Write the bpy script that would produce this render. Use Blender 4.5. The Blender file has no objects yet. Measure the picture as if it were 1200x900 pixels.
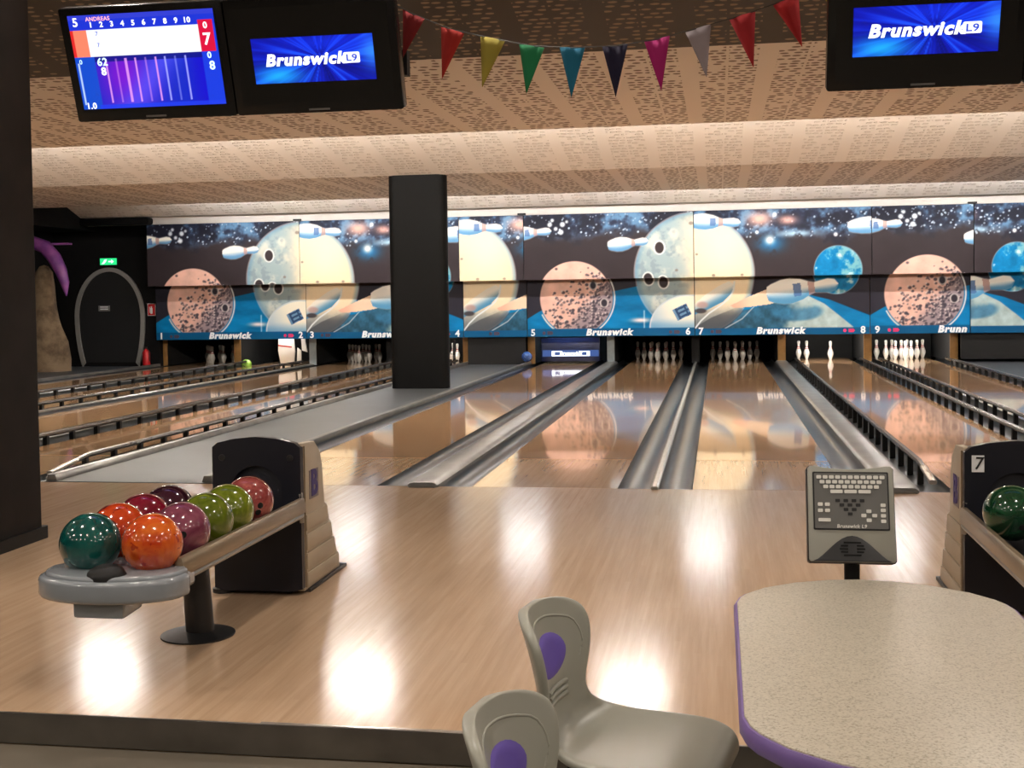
import bpy, bmesh, math, random
import numpy as np
from mathutils import Vector, Matrix
random.seed(7)
PI = math.pi
S = bpy.context.scene
COL = S.collection

# ---------------------------------------------------------------- camera
CX, CY_, CZ = 0.4506, -8.7391, 1.3668
YAW, PITCH, ROLL, F = 0.16875, -0.03216, -0.01428, 1449.7
fw = Vector((-math.sin(YAW), math.cos(YAW), 0)); rt = Vector((math.cos(YAW), math.sin(YAW), 0)); upv = Vector((0, 0, 1))
f2 = fw * math.cos(PITCH) + upv * math.sin(PITCH); u2 = upv * math.cos(PITCH) - fw * math.sin(PITCH)
r3 = rt * math.cos(ROLL) + u2 * math.sin(ROLL); u3 = u2 * math.cos(ROLL) - rt * math.sin(ROLL)
cd = bpy.data.cameras.new('camera'); cam = bpy.data.objects.new('camera', cd); COL.objects.link(cam)
m = Matrix.Identity(4)
for i in range(3):
    m[i][0] = r3[i]; m[i][1] = u3[i]; m[i][2] = -f2[i]
m[0][3], m[1][3], m[2][3] = CX, CY_, CZ
cam.matrix_world = m
cd.sensor_fit = 'HORIZONTAL'; cd.sensor_width = 36.0; cd.lens = F * 36.0 / 1200.0
cd.shift_x = (600 - 594.92) / 1200.0; cd.shift_y = (394.92 - 450) / 1200.0
cd.clip_end = 100
S.camera = cam
# ---------------------------------------------------------------- world, exposure
w = bpy.data.worlds.new('world'); S.world = w; w.use_nodes = True
w.node_tree.nodes['Background'].inputs[0].default_value = (1.0, 0.85, 0.7, 1)
w.node_tree.nodes['Background'].inputs[1].default_value = 0.02
S.view_settings.view_transform = 'Standard'; S.view_settings.look = 'None'
S.view_settings.exposure = 0.30; S.view_settings.gamma = 1.0
S.view_settings.use_curve_mapping = False
TUBE_W = 215.0     # cove tube radiance, near and far
TUBE_FAR = 100.0
DOWN_W = 300.0     # ceiling downlight radiance
PIN_W = 190.0       # pin deck lamp radiance
WARM = (1.0, 0.90, 0.79)
COVE = (1.0, 0.92, 0.82)
COVE_FAR = (1.0, 0.98, 0.96)

# ---------------------------------------------------------------- helpers
def lin(c):
    return tuple((x / 12.92 if x <= 0.04045 else ((x + 0.055) / 1.055) ** 2.4) for x in (v / 255.0 for v in c))
def rgba(c): return (*lin(c), 1.0)

class NT:
    """small node-graph helper"""
    def __init__(s, name):
        s.m = bpy.data.materials.new(name); s.m.use_nodes = True; s.t = s.m.node_tree
        s.b = s.t.nodes['Principled BSDF']
    def n(s, typ, **kw):
        x = s.t.nodes.new(typ)
        for k, v in kw.items(): setattr(x, k, v)
        return x
    def put(s, sock, v):
        if hasattr(v, 'is_linked') or hasattr(v, 'links'): s.t.links.new(v, sock)
        else: sock.default_value = v
    def math(s, op, a, b=0.0, c=None, clamp=False):
        x = s.n('ShaderNodeMath', operation=op, use_clamp=clamp)
        s.put(x.inputs[0], a); s.put(x.inputs[1], b)
        if c is not None: s.put(x.inputs[2], c)
        return x.outputs[0]
    def mix(s, f, a, b):
        x = s.n('ShaderNodeMix', data_type='RGBA')
        s.put(x.inputs[0], f); s.put(x.inputs[6], a); s.put(x.inputs[7], b)
        return x.outputs[2]
    def pos(s):
        g = s.n('ShaderNodeNewGeometry'); x = s.n('ShaderNodeSeparateXYZ'); s.t.links.new(g.outputs['Position'], x.inputs[0])
        return x.outputs
    def vec(s, x, y, z):
        c = s.n('ShaderNodeCombineXYZ'); s.put(c.inputs[0], x); s.put(c.inputs[1], y); s.put(c.inputs[2], z); return c.outputs[0]
    def noise(s, v, scale, detail=3.0, rough=0.5, dist=0.0):
        x = s.n('ShaderNodeTexNoise'); s.put(x.inputs['Vector'], v); x.inputs['Scale'].default_value = scale
        x.inputs['Detail'].default_value = detail; x.inputs['Roughness'].default_value = rough; x.inputs['Distortion'].default_value = dist
        return x.outputs[0]
    def ramp(s, f, stops):
        x = s.n('ShaderNodeValToRGB'); s.put(x.inputs[0], f); e = x.color_ramp.elements
        while len(e) > 1: e.remove(e[-1])
        e[0].position = stops[0][0]; e[0].color = stops[0][1]
        for p, c in stops[1:]:
            q = e.new(p); q.color = c
        return x.outputs[0]
    def bump(s, h, strength=0.3, dist=0.01):
        x = s.n('ShaderNodeBump'); x.inputs['Strength'].default_value = strength; x.inputs['Distance'].default_value = dist
        s.put(x.inputs['Height'], h); s.t.links.new(x.outputs[0], s.b.inputs['Normal'])
    def base(s, v): s.put(s.b.inputs['Base Color'], v)
    def set(s, **kw):
        for k, v in kw.items(): s.put(s.b.inputs[k.replace('_', ' ')], v)
        return s
    def obj(s): return s.n('ShaderNodeTexCoord').outputs['Object']

def mat(name, c, rough=0.5, metal=0.0, coat=0.0, var=0.12, scale=8.0, spec=0.5):
    """plain paint / plastic / metal with a faint procedural tone variation"""
    t = NT(name); nz = t.noise(t.obj(), scale, 4.0)
    a = lin(c); lo = tuple(v * (1 - var) for v in a); hi = tuple(min(1, v * (1 + var)) for v in a)
    t.base(t.ramp(nz, [(0.3, (*lo, 1)), (0.7, (*hi, 1))]))
    t.set(Roughness=rough, Metallic=metal, Coat_Weight=coat, Specular_IOR_Level=spec)
    t.b.inputs['Coat Roughness'].default_value = 0.08
    return t.m
def emit(name, c, strength):
    t = NT(name); t.base((0, 0, 0, 1))
    t.b.inputs['Emission Color'].default_value = (*c, 1); t.b.inputs['Emission Strength'].default_value = strength
    return t.m

def mesh(name, verts, faces, m=None, smooth=False, sharp=None):
    me = bpy.data.meshes.new(name); me.from_pydata([tuple(v) for v in verts], [], [tuple(f) for f in faces]); me.update()
    if smooth:
        me.polygons.foreach_set('use_smooth', [True] * len(me.polygons))
        if sharp is not None: me.set_sharp_from_angle(angle=sharp)
    if m: me.materials.append(m)
    return me
def link(name, data, parent=None, loc=None, rot=None):
    o = bpy.data.objects.new(name, data); COL.objects.link(o)
    if parent: o.parent = parent
    if loc is not None: o.location = loc
    if rot is not None: o.rotation_euler = rot
    return o
def thing(name, label, cat, loc=(0, 0, 0), rz=0.0, group=None):
    o = link(name, None, None, loc, (0, 0, rz)); o.empty_display_size = 0.1
    return tag(o, label, cat, group)
def tag(o, label, cat, group=None):
    o['label'] = label; o['category'] = cat
    if group: o['group'] = group
    return o
def struct(o, label=None, cat=None):
    o['kind'] = 'structure'
    if label: o['label'] = label
    if cat: o['category'] = cat
    return o

class MB:
    """collects shapes into one mesh"""
    def __init__(s): s.v = []; s.f = []
    def add(s, v, f):
        k = len(s.v); s.v += [tuple(x) for x in v]; s.f += [tuple(i + k for i in q) for q in f]; return s
    def box(s, x0, x1, y0, y1, z0, z1):
        return s.add([(x0, y0, z0), (x1, y0, z0), (x1, y1, z0), (x0, y1, z0), (x0, y0, z1), (x1, y0, z1), (x1, y1, z1), (x0, y1, z1)],
                     [(0, 3, 2, 1), (4, 5, 6, 7), (0, 1, 5, 4), (1, 2, 6, 5), (2, 3, 7, 6), (3, 0, 4, 7)])
    def prism(s, pts, axis, a, b):
        """extrude a 2-D outline (ccw) along an axis from a to b"""
        n = len(pts)
        def P(p, t):
            return {'x': (t, p[0], p[1]), 'y': (p[0], t, p[1]), 'z': (p[0], p[1], t)}[axis]
        v = [P(p, a) for p in pts] + [P(p, b) for p in pts]
        f = [tuple(range(n)), tuple(range(2 * n - 1, n - 1, -1))] + [(i, i + n, (i + 1) % n + n, (i + 1) % n) for i in range(n)]
        return s.add(v, f)
    def lathe(s, prof, n=24, c=(0, 0, 0)):
        v = []; f = []; k = len(prof)
        for j in range(n):
            a = 2 * PI * j / n
            for r, z in prof: v.append((c[0] + r * math.cos(a), c[1] + r * math.sin(a), c[2] + z))
        for j in range(n):
            for i in range(k - 1):
                f.append((j * k + i, ((j + 1) % n) * k + i, ((j + 1) % n) * k + i + 1, j * k + i + 1))
        return s.add(v, f)
    def tube(s, path, r, n=10, cap=True):
        path = [Vector(p) for p in path]; rings = []; rr = r if isinstance(r, (list, tuple)) else [r] * len(path)
        for i, p in enumerate(path):
            d = (path[min(i + 1, len(path) - 1)] - path[max(i - 1, 0)]).normalized()
            a = Vector((0, 0, 1)) if abs(d.z) < 0.95 else Vector((1, 0, 0))
            e1 = d.cross(a).normalized(); e2 = e1.cross(d).normalized()
            rings.append([p + rr[i] * (math.cos(2 * PI * j / n) * e1 + math.sin(2 * PI * j / n) * e2) for j in range(n)])
        v = [q for g in rings for q in g]; f = []
        for i in range(len(path) - 1):
            for j in range(n): f.append((i * n + j, i * n + (j + 1) % n, (i + 1) * n + (j + 1) % n, (i + 1) * n + j))
        if cap: f += [tuple(range(n))[::-1], tuple(range((len(path) - 1) * n, len(path) * n))]
        return s.add(v, f)
    def sphere(s, c, r, nu=28, nv=16):
        prof = [(r * math.sin(PI * i / nv), -r * math.cos(PI * i / nv)) for i in range(nv + 1)]
        return s.lathe(prof, nu, c)
    def data(s, name, m, smooth=None, bevel=0.0, seg=2):
        me = mesh(name, s.v, s.f)
        bm = bmesh.new(); bm.from_mesh(me)
        bmesh.ops.remove_doubles(bm, verts=bm.verts, dist=1e-5)
        bmesh.ops.recalc_face_normals(bm, faces=bm.faces)
        if bevel > 0:
            eg = [e for e in bm.edges if len(e.link_faces) == 2 and e.calc_face_angle(0) > 0.5]
            bmesh.ops.bevel(bm, geom=eg, offset=bevel, segments=seg, profile=0.5, affect='EDGES', clamp_overlap=True)
        bm.to_mesh(me); bm.free()
        if smooth is not None or bevel > 0:
            me.polygons.foreach_set('use_smooth', [True] * len(me.polygons)); me.set_sharp_from_angle(angle=smooth or 0.6)
        me.materials.append(m); return me
    def build(s, name, m, parent=None, smooth=None, bevel=0.0, loc=None, rot=None, seg=2):
        return link(name, s.data(name, m, smooth, bevel, seg), parent, loc, rot)

def rrect(x0, x1, y0, y1, r, n=5):
    """rounded rectangle outline, ccw"""
    P = []
    for cx, cy, a0 in ((x1 - r, y1 - r, 0), (x0 + r, y1 - r, PI / 2), (x0 + r, y0 + r, PI), (x1 - r, y0 + r, 1.5 * PI)):
        for i in range(n + 1):
            a = a0 + PI / 2 * i / n; P.append((cx + r * math.cos(a), cy + r * math.sin(a)))
    return P

_txt = {}
def text_mesh(s, size, m, bold=0.0, shear=0.0, ext=0.002, align='CENTER', xs=1.0):
    key = (s, size, m.name, bold, shear, ext, align, xs)
    if key in _txt: return _txt[key]
    c = bpy.data.curves.new('lettering', 'FONT'); c.body = s; c.size = size; c.offset = bold; c.shear = shear; c.extrude = ext
    c.align_x = align; c.align_y = 'CENTER'; c.resolution_u = 3; c.space_character = 1.0 + bold * 6 / max(size, 1e-3) * 0.5
    o = bpy.data.objects.new('lettering', c); COL.objects.link(o)
    dg = bpy.context.evaluated_depsgraph_get()
    me = bpy.data.meshes.new_from_object(o.evaluated_get(dg)); me.name = 'lettering'
    if xs != 1.0:
        for v in me.vertices: v.co.x *= xs
    me.materials.clear(); me.materials.append(m)
    bpy.data.objects.remove(o); bpy.data.curves.remove(c)
    _txt[key] = me; return me
def lettering(s, size, m, parent, loc, rot=(PI / 2, 0, 0), name='lettering', **kw):
    return link(name, text_mesh(s, size, m, **kw), parent, loc, rot)

# ---------------------------------------------------------------- materials
def wood(name, cols, streak, rough, coat, plank=0.027, spec=0.5):
    t = NT(name); p = t.pos()
    ix = t.math('FLOOR', t.math('DIVIDE', p[0], plank))
    wn = t.n('ShaderNodeTexWhiteNoise', noise_dimensions='2D')
    seg = t.math('FLOOR', t.math('ADD', t.math('MULTIPLY', p[1], 0.7), t.math('MULTIPLY', ix, 0.37)))
    t.put(wn.inputs['Vector'], t.vec(ix, seg, 0.0))
    n1 = t.noise(t.vec(t.math('MULTIPLY', p[0], 1.0), t.math('MULTIPLY', p[1], 0.035), 0.0), 42.0, 5.0, 0.65)
    n2 = t.noise(t.vec(p[0], t.math('MULTIPLY', p[1], 0.25), 0.0), 1.6, 3.0, 0.5)
    v = t.math('ADD', t.math('MULTIPLY', wn.outputs[0], streak), t.math('ADD', t.math('MULTIPLY', n1, 0.55), t.math('MULTIPLY', n2, 0.35)))
    t.base(t.ramp(v, [(0.25, rgba(cols[0])), (0.55, rgba(cols[1])), (0.85, rgba(cols[2]))]))
    t.set(Roughness=rough, Coat_Weight=coat, Specular_IOR_Level=spec)
    t.b.inputs['Coat Roughness'].default_value = 0.03
    return t.m
M = {}
M['approach'] = wood('approach_wood', ((174, 142, 112), (198, 168, 138), (216, 190, 162)), 0.10, 0.16, 0.0, 0.027, 0.30)
M['lane'] = wood('lane_wood', ((168, 128, 92), (190, 152, 114), (206, 172, 134)), 0.10, 0.07, 0.5)
M['lane_head'] = wood('lane_head_wood', ((176, 140, 106), (200, 166, 130), (216, 186, 152)), 0.10, 0.085, 0.2, 0.027, 0.5)
M['lower_floor'] = mat('grey_vinyl', (112, 104, 92), 0.35, var=0.15, scale=3)
M['gutter'] = mat('gutter_plastic', (36, 38, 40), 0.28, var=0.35, scale=5)
M['cap'] = mat('grey_cap', (108, 107, 104), 0.28, 0.3, var=0.3, scale=3)
M['capdark'] = mat('dark_grey_cap', (66, 64, 60), 0.35, 0.2, var=0.2, scale=3)
M['silver'] = mat('brushed_silver', (168, 166, 160), 0.28, 0.75, var=0.1, scale=12)
M['filler'] = mat('grey_filler', (68, 71, 74), 0.4, 0.0, var=0.18, scale=1.2)
M['black'] = mat('black_paint', (14, 13, 13), 0.55, var=0.2, spec=0.3)
M['wallblack'] = mat('black_wall_paint', (9, 8, 9), 0.8, var=0.2, spec=0.2)
M['column'] = mat('charcoal_column', (6, 6, 6), 0.6, var=0.15, spec=0.12)
M['pillar'] = mat('dark_brown_pillar', (30, 25, 23), 0.7, spec=0.2, var=0.25, scale=5)
M['white_wall'] = mat('white_fascia', (196, 190, 182), 0.6, var=0.03)
M['rear_wall'] = mat('warm_rear_wall', (120, 104, 90), 0.8, var=0.1)
M['steel'] = mat('step_steel', (120, 116, 110), 0.3, 0.85, var=0.25, scale=4)
M['rail'] = mat('bumper_rail', (92, 88, 84), 0.25, 0.55, var=0.1)
M['railsil'] = mat('bumper_end', (200, 190, 180), 0.2, 0.6)
M['pit'] = mat('pit_black', (9, 9, 10), 0.9)
M['kick'] = mat('kickback_tan', (150, 112, 62), 0.5, var=0.15)
M['kickgrey'] = mat('kickback_grey', (150, 158, 160), 0.5, var=0.1)
M['pin'] = mat('pin_white', (236, 232, 224), 0.25, coat=0.4, var=0.02)
M['red'] = mat('red_paint', (180, 24, 28), 0.4)
M['beige'] = mat('beige_plastic', (178, 164, 142), 0.45, var=0.04)
M['navy'] = mat('dark_navy_plastic', (22, 24, 34), 0.38, var=0.1)
M['rack_rail'] = mat('rack_rail', (150, 134, 112), 0.3, 0.45, var=0.06)
M['nose'] = mat('grey_nose_plastic', (138, 144, 150), 0.22, coat=0.5, var=0.03)
M['dark'] = mat('dark_plastic', (34, 34, 36), 0.4)
M['chair'] = mat('chair_plastic', (158, 158, 146), 0.30, var=0.04, scale=3)
M['purple'] = mat('purple_plastic', (104, 84, 176), 0.5, var=0.08)
M['purple_edge'] = mat('purple_edge_band', (124, 100, 164), 0.4, var=0.06)
M['console'] = mat('console_grey', (160, 160, 150), 0.4, var=0.03)
M['keypad'] = mat('keypad_grey', (104, 104, 102), 0.5, var=0.04)
M['key'] = mat('key_white', (226, 226, 220), 0.45, var=0.02)
M['screenblack'] = mat('monitor_black', (8, 8, 9), 0.25, var=0.1)
M['letter'] = mat('white_print', (235, 238, 240), 0.6, var=0.01)
M['darkdot'] = mat('dim_marker_dark', (58, 44, 66), 0.6)  # dim lane markers, their darkness put into the colour
M['pinkdot'] = mat('lit_marker_pink', (206, 40, 100), 0.5)  # lit lane markers, their glow put into the colour
M['rock'] = None

# table laminate: fine speckle
t = NT('speckled_laminate'); nz = t.noise(t.obj(), 210.0, 2.0, 0.6); n2 = t.noise(t.obj(), 60.0, 3.0)
c1 = t.ramp(nz, [(0.33, rgba((146, 138, 121))), (0.46, rgba((186, 178, 160))), (0.62, rgba((197, 189, 172)))])
t.base(t.mix(t.math('MULTIPLY', n2, 0.25), c1, rgba((160, 148, 132)))); t.set(Roughness=0.38); M['laminate'] = t.m
t = NT('rock_plaster'); nz = t.noise(t.obj(), 3.5, 6.0, 0.6)
t.base(t.ramp(nz, [(0.3, rgba((70, 56, 40))), (0.6, rgba((128, 108, 84)))])); t.set(Roughness=0.9); t.bump(nz, 0.6, 0.05); M['rock'] = t.m
t = NT('purple_shell'); nz = t.noise(t.obj(), 4.0, 4.0)
t.base(t.ramp(nz, [(0.3, rgba((96, 44, 120))), (0.7, rgba((150, 84, 150)))])); t.set(Roughness=0.4); M['horn'] = t.m

def perforated(name, base, dash, bumpk, row=0.12, cell=0.094, hu=0.43, hv=0.30, thr=0.16):
    t = NT(name); p = t.pos()
    fx = t.math('FRACT', t.math('DIVIDE', t.math('ADD', p[0], 40.0), 0.65))
    strip = t.math('MULTIPLY', t.math('LESS_THAN', fx, 0.76), t.math('GREATER_THAN', t.math('ABSOLUTE', t.math('SUBTRACT', fx, 0.375)), 0.018))
    v = t.math('DIVIDE', t.math('ADD', p[1], 20.0), row); iv = t.math('FLOOR', v); fv = t.math('FRACT', v)
    wr = t.n('ShaderNodeTexWhiteNoise', noise_dimensions='1D'); t.put(wr.inputs['W'], iv)
    u = t.math('ADD', t.math('DIVIDE', t.math('ADD', p[0], 40.0), cell), t.math('MULTIPLY', wr.outputs[0], 5.0))
    iu = t.math('FLOOR', u); fu = t.math('FRACT', u)
    wc = t.n('ShaderNodeTexWhiteNoise', noise_dimensions='2D'); t.put(wc.inputs['Vector'], t.vec(iu, iv, 0.0))
    on = t.math('GREATER_THAN', wc.outputs[0], thr)
    sep = t.n('ShaderNodeSeparateColor'); t.t.links.new(wc.outputs[1], sep.inputs[0])
    cu = t.math('ADD', 0.36, t.math('MULTIPLY', sep.outputs[1], 0.28)); cv = t.math('ADD', 0.36, t.math('MULTIPLY', sep.outputs[2], 0.28))
    du = t.math('DIVIDE', t.math('SUBTRACT', fu, cu), hu); dv = t.math('DIVIDE', t.math('SUBTRACT', fv, cv), hv)
    d = t.math('ADD', t.math('MULTIPLY', du, du), t.math('MULTIPLY', dv, dv))
    k = t.math('MULTIPLY', t.math('MULTIPLY', on, strip), t.math('SUBTRACT', 1.0, t.math('MINIMUM', d, 1.0), clamp=True))
    k2 = t.math('MULTIPLY', k, 2.2, clamp=True)
    t.base(t.mix(k2, rgba(base), rgba(dash))); t.set(Roughness=0.6)
    t.bump(k2, bumpk, -0.02)
    return t.m
M['perf'] = perforated('perforated_panel', (228, 219, 210), (116, 94, 78), 0.7)
M['perfslope'] = perforated('lit_perforated_panel', (230, 222, 212), (212, 202, 190), 1.0)  # same panel, paler holes paint in the direct light on the slopes
M['perf_shade'] = perforated('shaded_perforated_panel', (46, 39, 36), (140, 120, 96), 0.2, 0.075, 0.10, 0.40, 0.24, 0.2)  # same panel, the shade of the unlit slope put into its colour
# ================================================================ the room
HW, LW, GAP = 0.263, 1.054, 0.707
E6 = HW + LW
YL = 18.0                      # end of the pin decks
XL, XR, YB, YF = -13.7, 10.5, -14.0, 18.6
STEP = -4.97; ZL = -0.105
def sbox(name, x0, x1, y0, y1, z0, z1, m, label=None, cat=None):
    return struct(MB().box(x0, x1, y0, y1, z0, z1).build(name, m), label, cat)
sbox('floor', XL, XR, YB, STEP - 0.012, ZL - 0.1, ZL, M['lower_floor'], 'grey vinyl floor of the seating area below the step', 'floor')
sbox('floor_subfloor', XL, XR, -0.004, YF, -0.25, -0.13, M['black'], 'dark subfloor beneath the lanes and gutters', 'floor')
sbox('floor_approach', XL, XR, STEP, -0.005, -0.2, 0.0, M['approach'], 'pale glossy wooden approach floor in front of the lanes', 'floor')
sbox('wall_left', XL - 0.2, XL, YB, YF, -0.25, 4.2, M['wallblack'], 'black side wall on the left of the lanes', 'wall')
sbox('wall_right', XR, XR + 0.2, YB, YF, -0.25, 4.2, M['rear_wall'], 'warm grey side wall right of the lanes', 'wall')
sbox('wall_back', XL, XR, YB - 0.2, YB, -0.25, 4.2, M['rear_wall'], 'warm grey wall behind the seating area', 'wall')
sbox('wall_front', XL, XR, YF, YF + 0.2, -0.25, 4.2, M['pit'], 'black wall behind the pin pits', 'wall')
sbox('wall_corner', XL, -11.29, 16.0, 16.15, -0.1, 3.6, M['wallblack'], 'black end wall around the oval door', 'wall')
sbox('trim_bulkhead', XL, -12.65, YB, 16.0, 2.9, 4.1, M['wallblack'], 'black bulkhead under the ceiling along the left wall', 'wall')
struct(MB().prism(rrect(-12.66, -11.12, 2.98, 3.12, 0.05), 'y', 15.25, 15.47).build('trim_lintel', M['wallblack'], bevel=0.01), 'black rounded lintel above the oval door corner', 'trim')
sbox('trim_fascia', -12.65, XR, 15.50, 15.60, 2.985, 3.6, M['white_wall'], 'smooth white fascia above the space mural', 'trim')
# step riser: steel sections with joints
st = struct(MB().box(XL, XR, STEP - 0.006, STEP, ZL, -0.003).build('trim_step', M['steel']), 'brushed steel riser strip along the approach step', 'trim')
xs = [XL, -8.2, -5.1, -2.05, 0.305, 1.9, 4.9, 7.9, XR]
for a, b in zip(xs[:-1], xs[1:]):
    MB().box(a + 0.002, b - 0.002, STEP - 0.016, STEP - 0.004, ZL + 0.004, 0.003).build('riser_plate', M['steel'], st, bevel=0.003)
MB().box(-1.02, 0.0, STEP - 0.010, STEP + 0.006, 0.0005, 0.0035).build('worn_edge_strip', M['railsil'], st)

# ---------------------------------------------------------------- ceiling: stepped perforated panels
#        (y0,z0, y1,z1, material)
CE = [(YB, 3.62, -1.45, 3.62, 'perf'), (-1.5, 3.80, 1.10, 3.30, 'perf_shade'), (1.10, 3.30, 5.475, 3.30, 'perf'),
      (5.60, 3.95, 9.44, 3.22, 'perfslope'), (9.44, 3.22, 13.42, 3.22, 'perf'), (13.52, 3.76, 15.30, 3.14, 'perfslope'), (15.30, 3.14, 15.5, 3.14, 'white_wall')]
ceil = struct(MB().box(XL, XR, YB, YF, 4.1, 4.3).build('ceiling', M['black']), 'stepped ceiling of cream perforated metal panels', 'ceiling')
PW = 1.30
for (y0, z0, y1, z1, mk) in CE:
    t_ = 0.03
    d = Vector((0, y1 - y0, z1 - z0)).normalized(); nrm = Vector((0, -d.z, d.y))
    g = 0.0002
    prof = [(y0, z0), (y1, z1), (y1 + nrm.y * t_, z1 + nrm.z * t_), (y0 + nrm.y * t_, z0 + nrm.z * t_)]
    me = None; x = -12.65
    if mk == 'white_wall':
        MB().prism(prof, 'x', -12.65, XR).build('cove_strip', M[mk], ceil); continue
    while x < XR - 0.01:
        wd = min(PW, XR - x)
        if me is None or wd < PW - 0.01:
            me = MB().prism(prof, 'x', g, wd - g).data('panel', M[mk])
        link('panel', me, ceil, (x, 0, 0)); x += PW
# lips that close the coves
MB().box(-12.65, XR, 5.46, 5.49, 3.30, 3.335).build('cove_lip', M['perf'], ceil)
MB().box(-12.65, XR, 13.40, 13.44, 3.22, 3.26).build('cove_lip', M['perf'], ceil)

# fluorescent tubes in the coves; the long ones are added to light the slopes
def tubes(y, z, x0, what, colour, power):
  for ln, off, kp, kind, dz in ((0.8, -0.4, 1.0, 'bright short', 0.0), (2.3, 0.5, 1.3, 'recessed long', 0.11)):
    M['tube'] = emit('tube_glow_' + what + kind[:3], colour, power * kp)
    me = MB().tube([(0, 0, 0), (ln, 0, 0)], 0.02, 8).data('glowing_tube', M['tube'], 0.6)
    hold = MB().box(-0.03, 0.0, -0.02, 0.02, -0.02, 0.05).box(ln, ln + 0.03, -0.02, 0.02, -0.02, 0.05).box(-0.03, ln + 0.03, -0.03, 0.03, 0.05, 0.07).data('holder', M['white_wall'])
    for i in range(-2, 5):
        x = x0 + 3.32 * i + off
        if x < -12.5 or x + ln > XR: continue
        o = thing('fluorescent_lamp', '%s fluorescent tube hidden in the %s ceiling cove' % (kind, what), 'lamp', (x, y, z + dz), 0, '%s tubes in the %s cove' % (kind, what))
        link('glowing_tube', me, o); link('holder', hold, o)
tubes(5.80, 3.374, -3.9, 'near', COVE, TUBE_W)
tubes(13.75, 3.268, -3.1, 'far', COVE_FAR, TUBE_FAR)
# downlights over the seats and the approach (above the picture)
M['down'] = emit('downlight_glow', WARM, DOWN_W)
ring = MB().lathe([(0.085, 0.0), (0.125, 0.0), (0.125, -0.015), (0.085, -0.015), (0.085, 0.0)], 20).data('trim_ring', M['white_wall'], 0.6)
disc = MB().lathe([(0.0, 0.0), (0.085, 0.0), (0.085, 0.004), (0.0, 0.004)], 20).data('diffuser', M['down'])
n = 0
for yy in (-11.5, -8.2, -5.6, -2.9):
    for xx in (-8.4, -5.6, -2.9, -0.5, 2.2, 4.9, 7.6):
        o = thing('downlight', 'round recessed downlight above the seating area', 'lamp', (xx + 0.2 * math.sin(n * 1.7), yy, 3.605), 0, 'downlights over the seats'); n += 1
        link('trim_ring', ring, o); link('diffuser', disc, o, (0, 0, -0.008))

# ---------------------------------------------------------------- pillars
o = tag(MB().prism(rrect(-4.46, -3.57, 9.42, 9.72, 0.13, 6), 'z', 0.0, 3.225).build('square_column', M['column'], smooth=0.5),
        'charcoal column standing in the grey strip between lanes four and five', 'column')
p_ = thing('dark_pillar', 'dark brown pillar at the left edge with black skirting', 'column', (-3.9, -2.55, 0))
MB().prism(rrect(-0.5, 0.45, -0.55, 0.45, 0.03), 'z', 0.0, 3.75).build('shaft', M['pillar'], p_, smooth=0.5)
MB().prism(rrect(-0.53, 0.475, -0.58, 0.475, 0.03), 'z', 0.0, 0.07).build('skirting', M['black'], p_, smooth=0.5)

# ---------------------------------------------------------------- lanes
NW = {1: 'one', 2: 'two', 3: 'three', 4: 'four', 5: 'five', 6: 'six', 7: 'seven', 8: 'eight', 9: 'nine', 10: 'ten'}
def lane_x(n):
    """left edge of the lane number n"""
    return {1: -7.962 - HW - LW - GAP - LW, 2: -7.962 - HW - LW, 3: -7.962 + HW, 4: -4.64 - HW - LW, 5: -E6 - GAP - LW, 6: -E6,
            7: HW, 8: E6 + GAP, 9: 3.341 + HW, 10: 6.55 + HW}[n]
SEC = [(0.0, 1.55), (1.55, 6.1), (6.1, 11.0), (11.0, YL)]
GW = 0.235
gp = [(GW * (0.5 - 0.5 * math.cos(PI * i / 10)), -0.085 * math.sin(PI * i / 10) ** 0.8) for i in range(11)]
gprof = [(x, z) for x, z in gp] + [(GW, -0.115), (0.0, -0.115)]
gme = MB().prism(gprof, 'y', 0.0, YL).data('gutter', M['gutter'], 0.5)
sec_me = [MB().box(0, LW, a + 0.002, b - 0.001, -0.11, 0.0).data('lane_section', M['lane'] if a > 0 else M['lane_head']) for a, b in SEC]
lane_lab = {1: 'far left wooden lane ending below the white number one', 2: 'wooden lane ending below the number two beside the white machine guard',
            3: 'wooden lane ending below the number three left of the column', 4: 'wooden lane between bumper rails beside the grey column strip',
            5: 'wooden lane ending at the lowered sweep below number five', 6: 'wooden lane ending below number six, reflecting the cratered moon',
            7: 'wooden lane ending below number seven, right of the thin divider', 8: 'wooden lane with three lit pins below number eight',
            9: 'wooden lane with the full lit rack below number nine', 10: 'wooden lane beyond the right edge of the mural'}
for n in range(1, 10):
    x = lane_x(n)
    L = thing('bowling_lane', lane_lab[n], 'lane', (x, 0, 0), 0, 'bowling lanes')
    for k, me in enumerate(sec_me):
        s_ = link('lane_section', me, L)
        if k == 0: s_.rotation_euler.x = -0.0009
    link('gutter', gme, L, (LW, 0, 0)); link('gutter', gme, L, (-GW, 0, 0))

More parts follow.
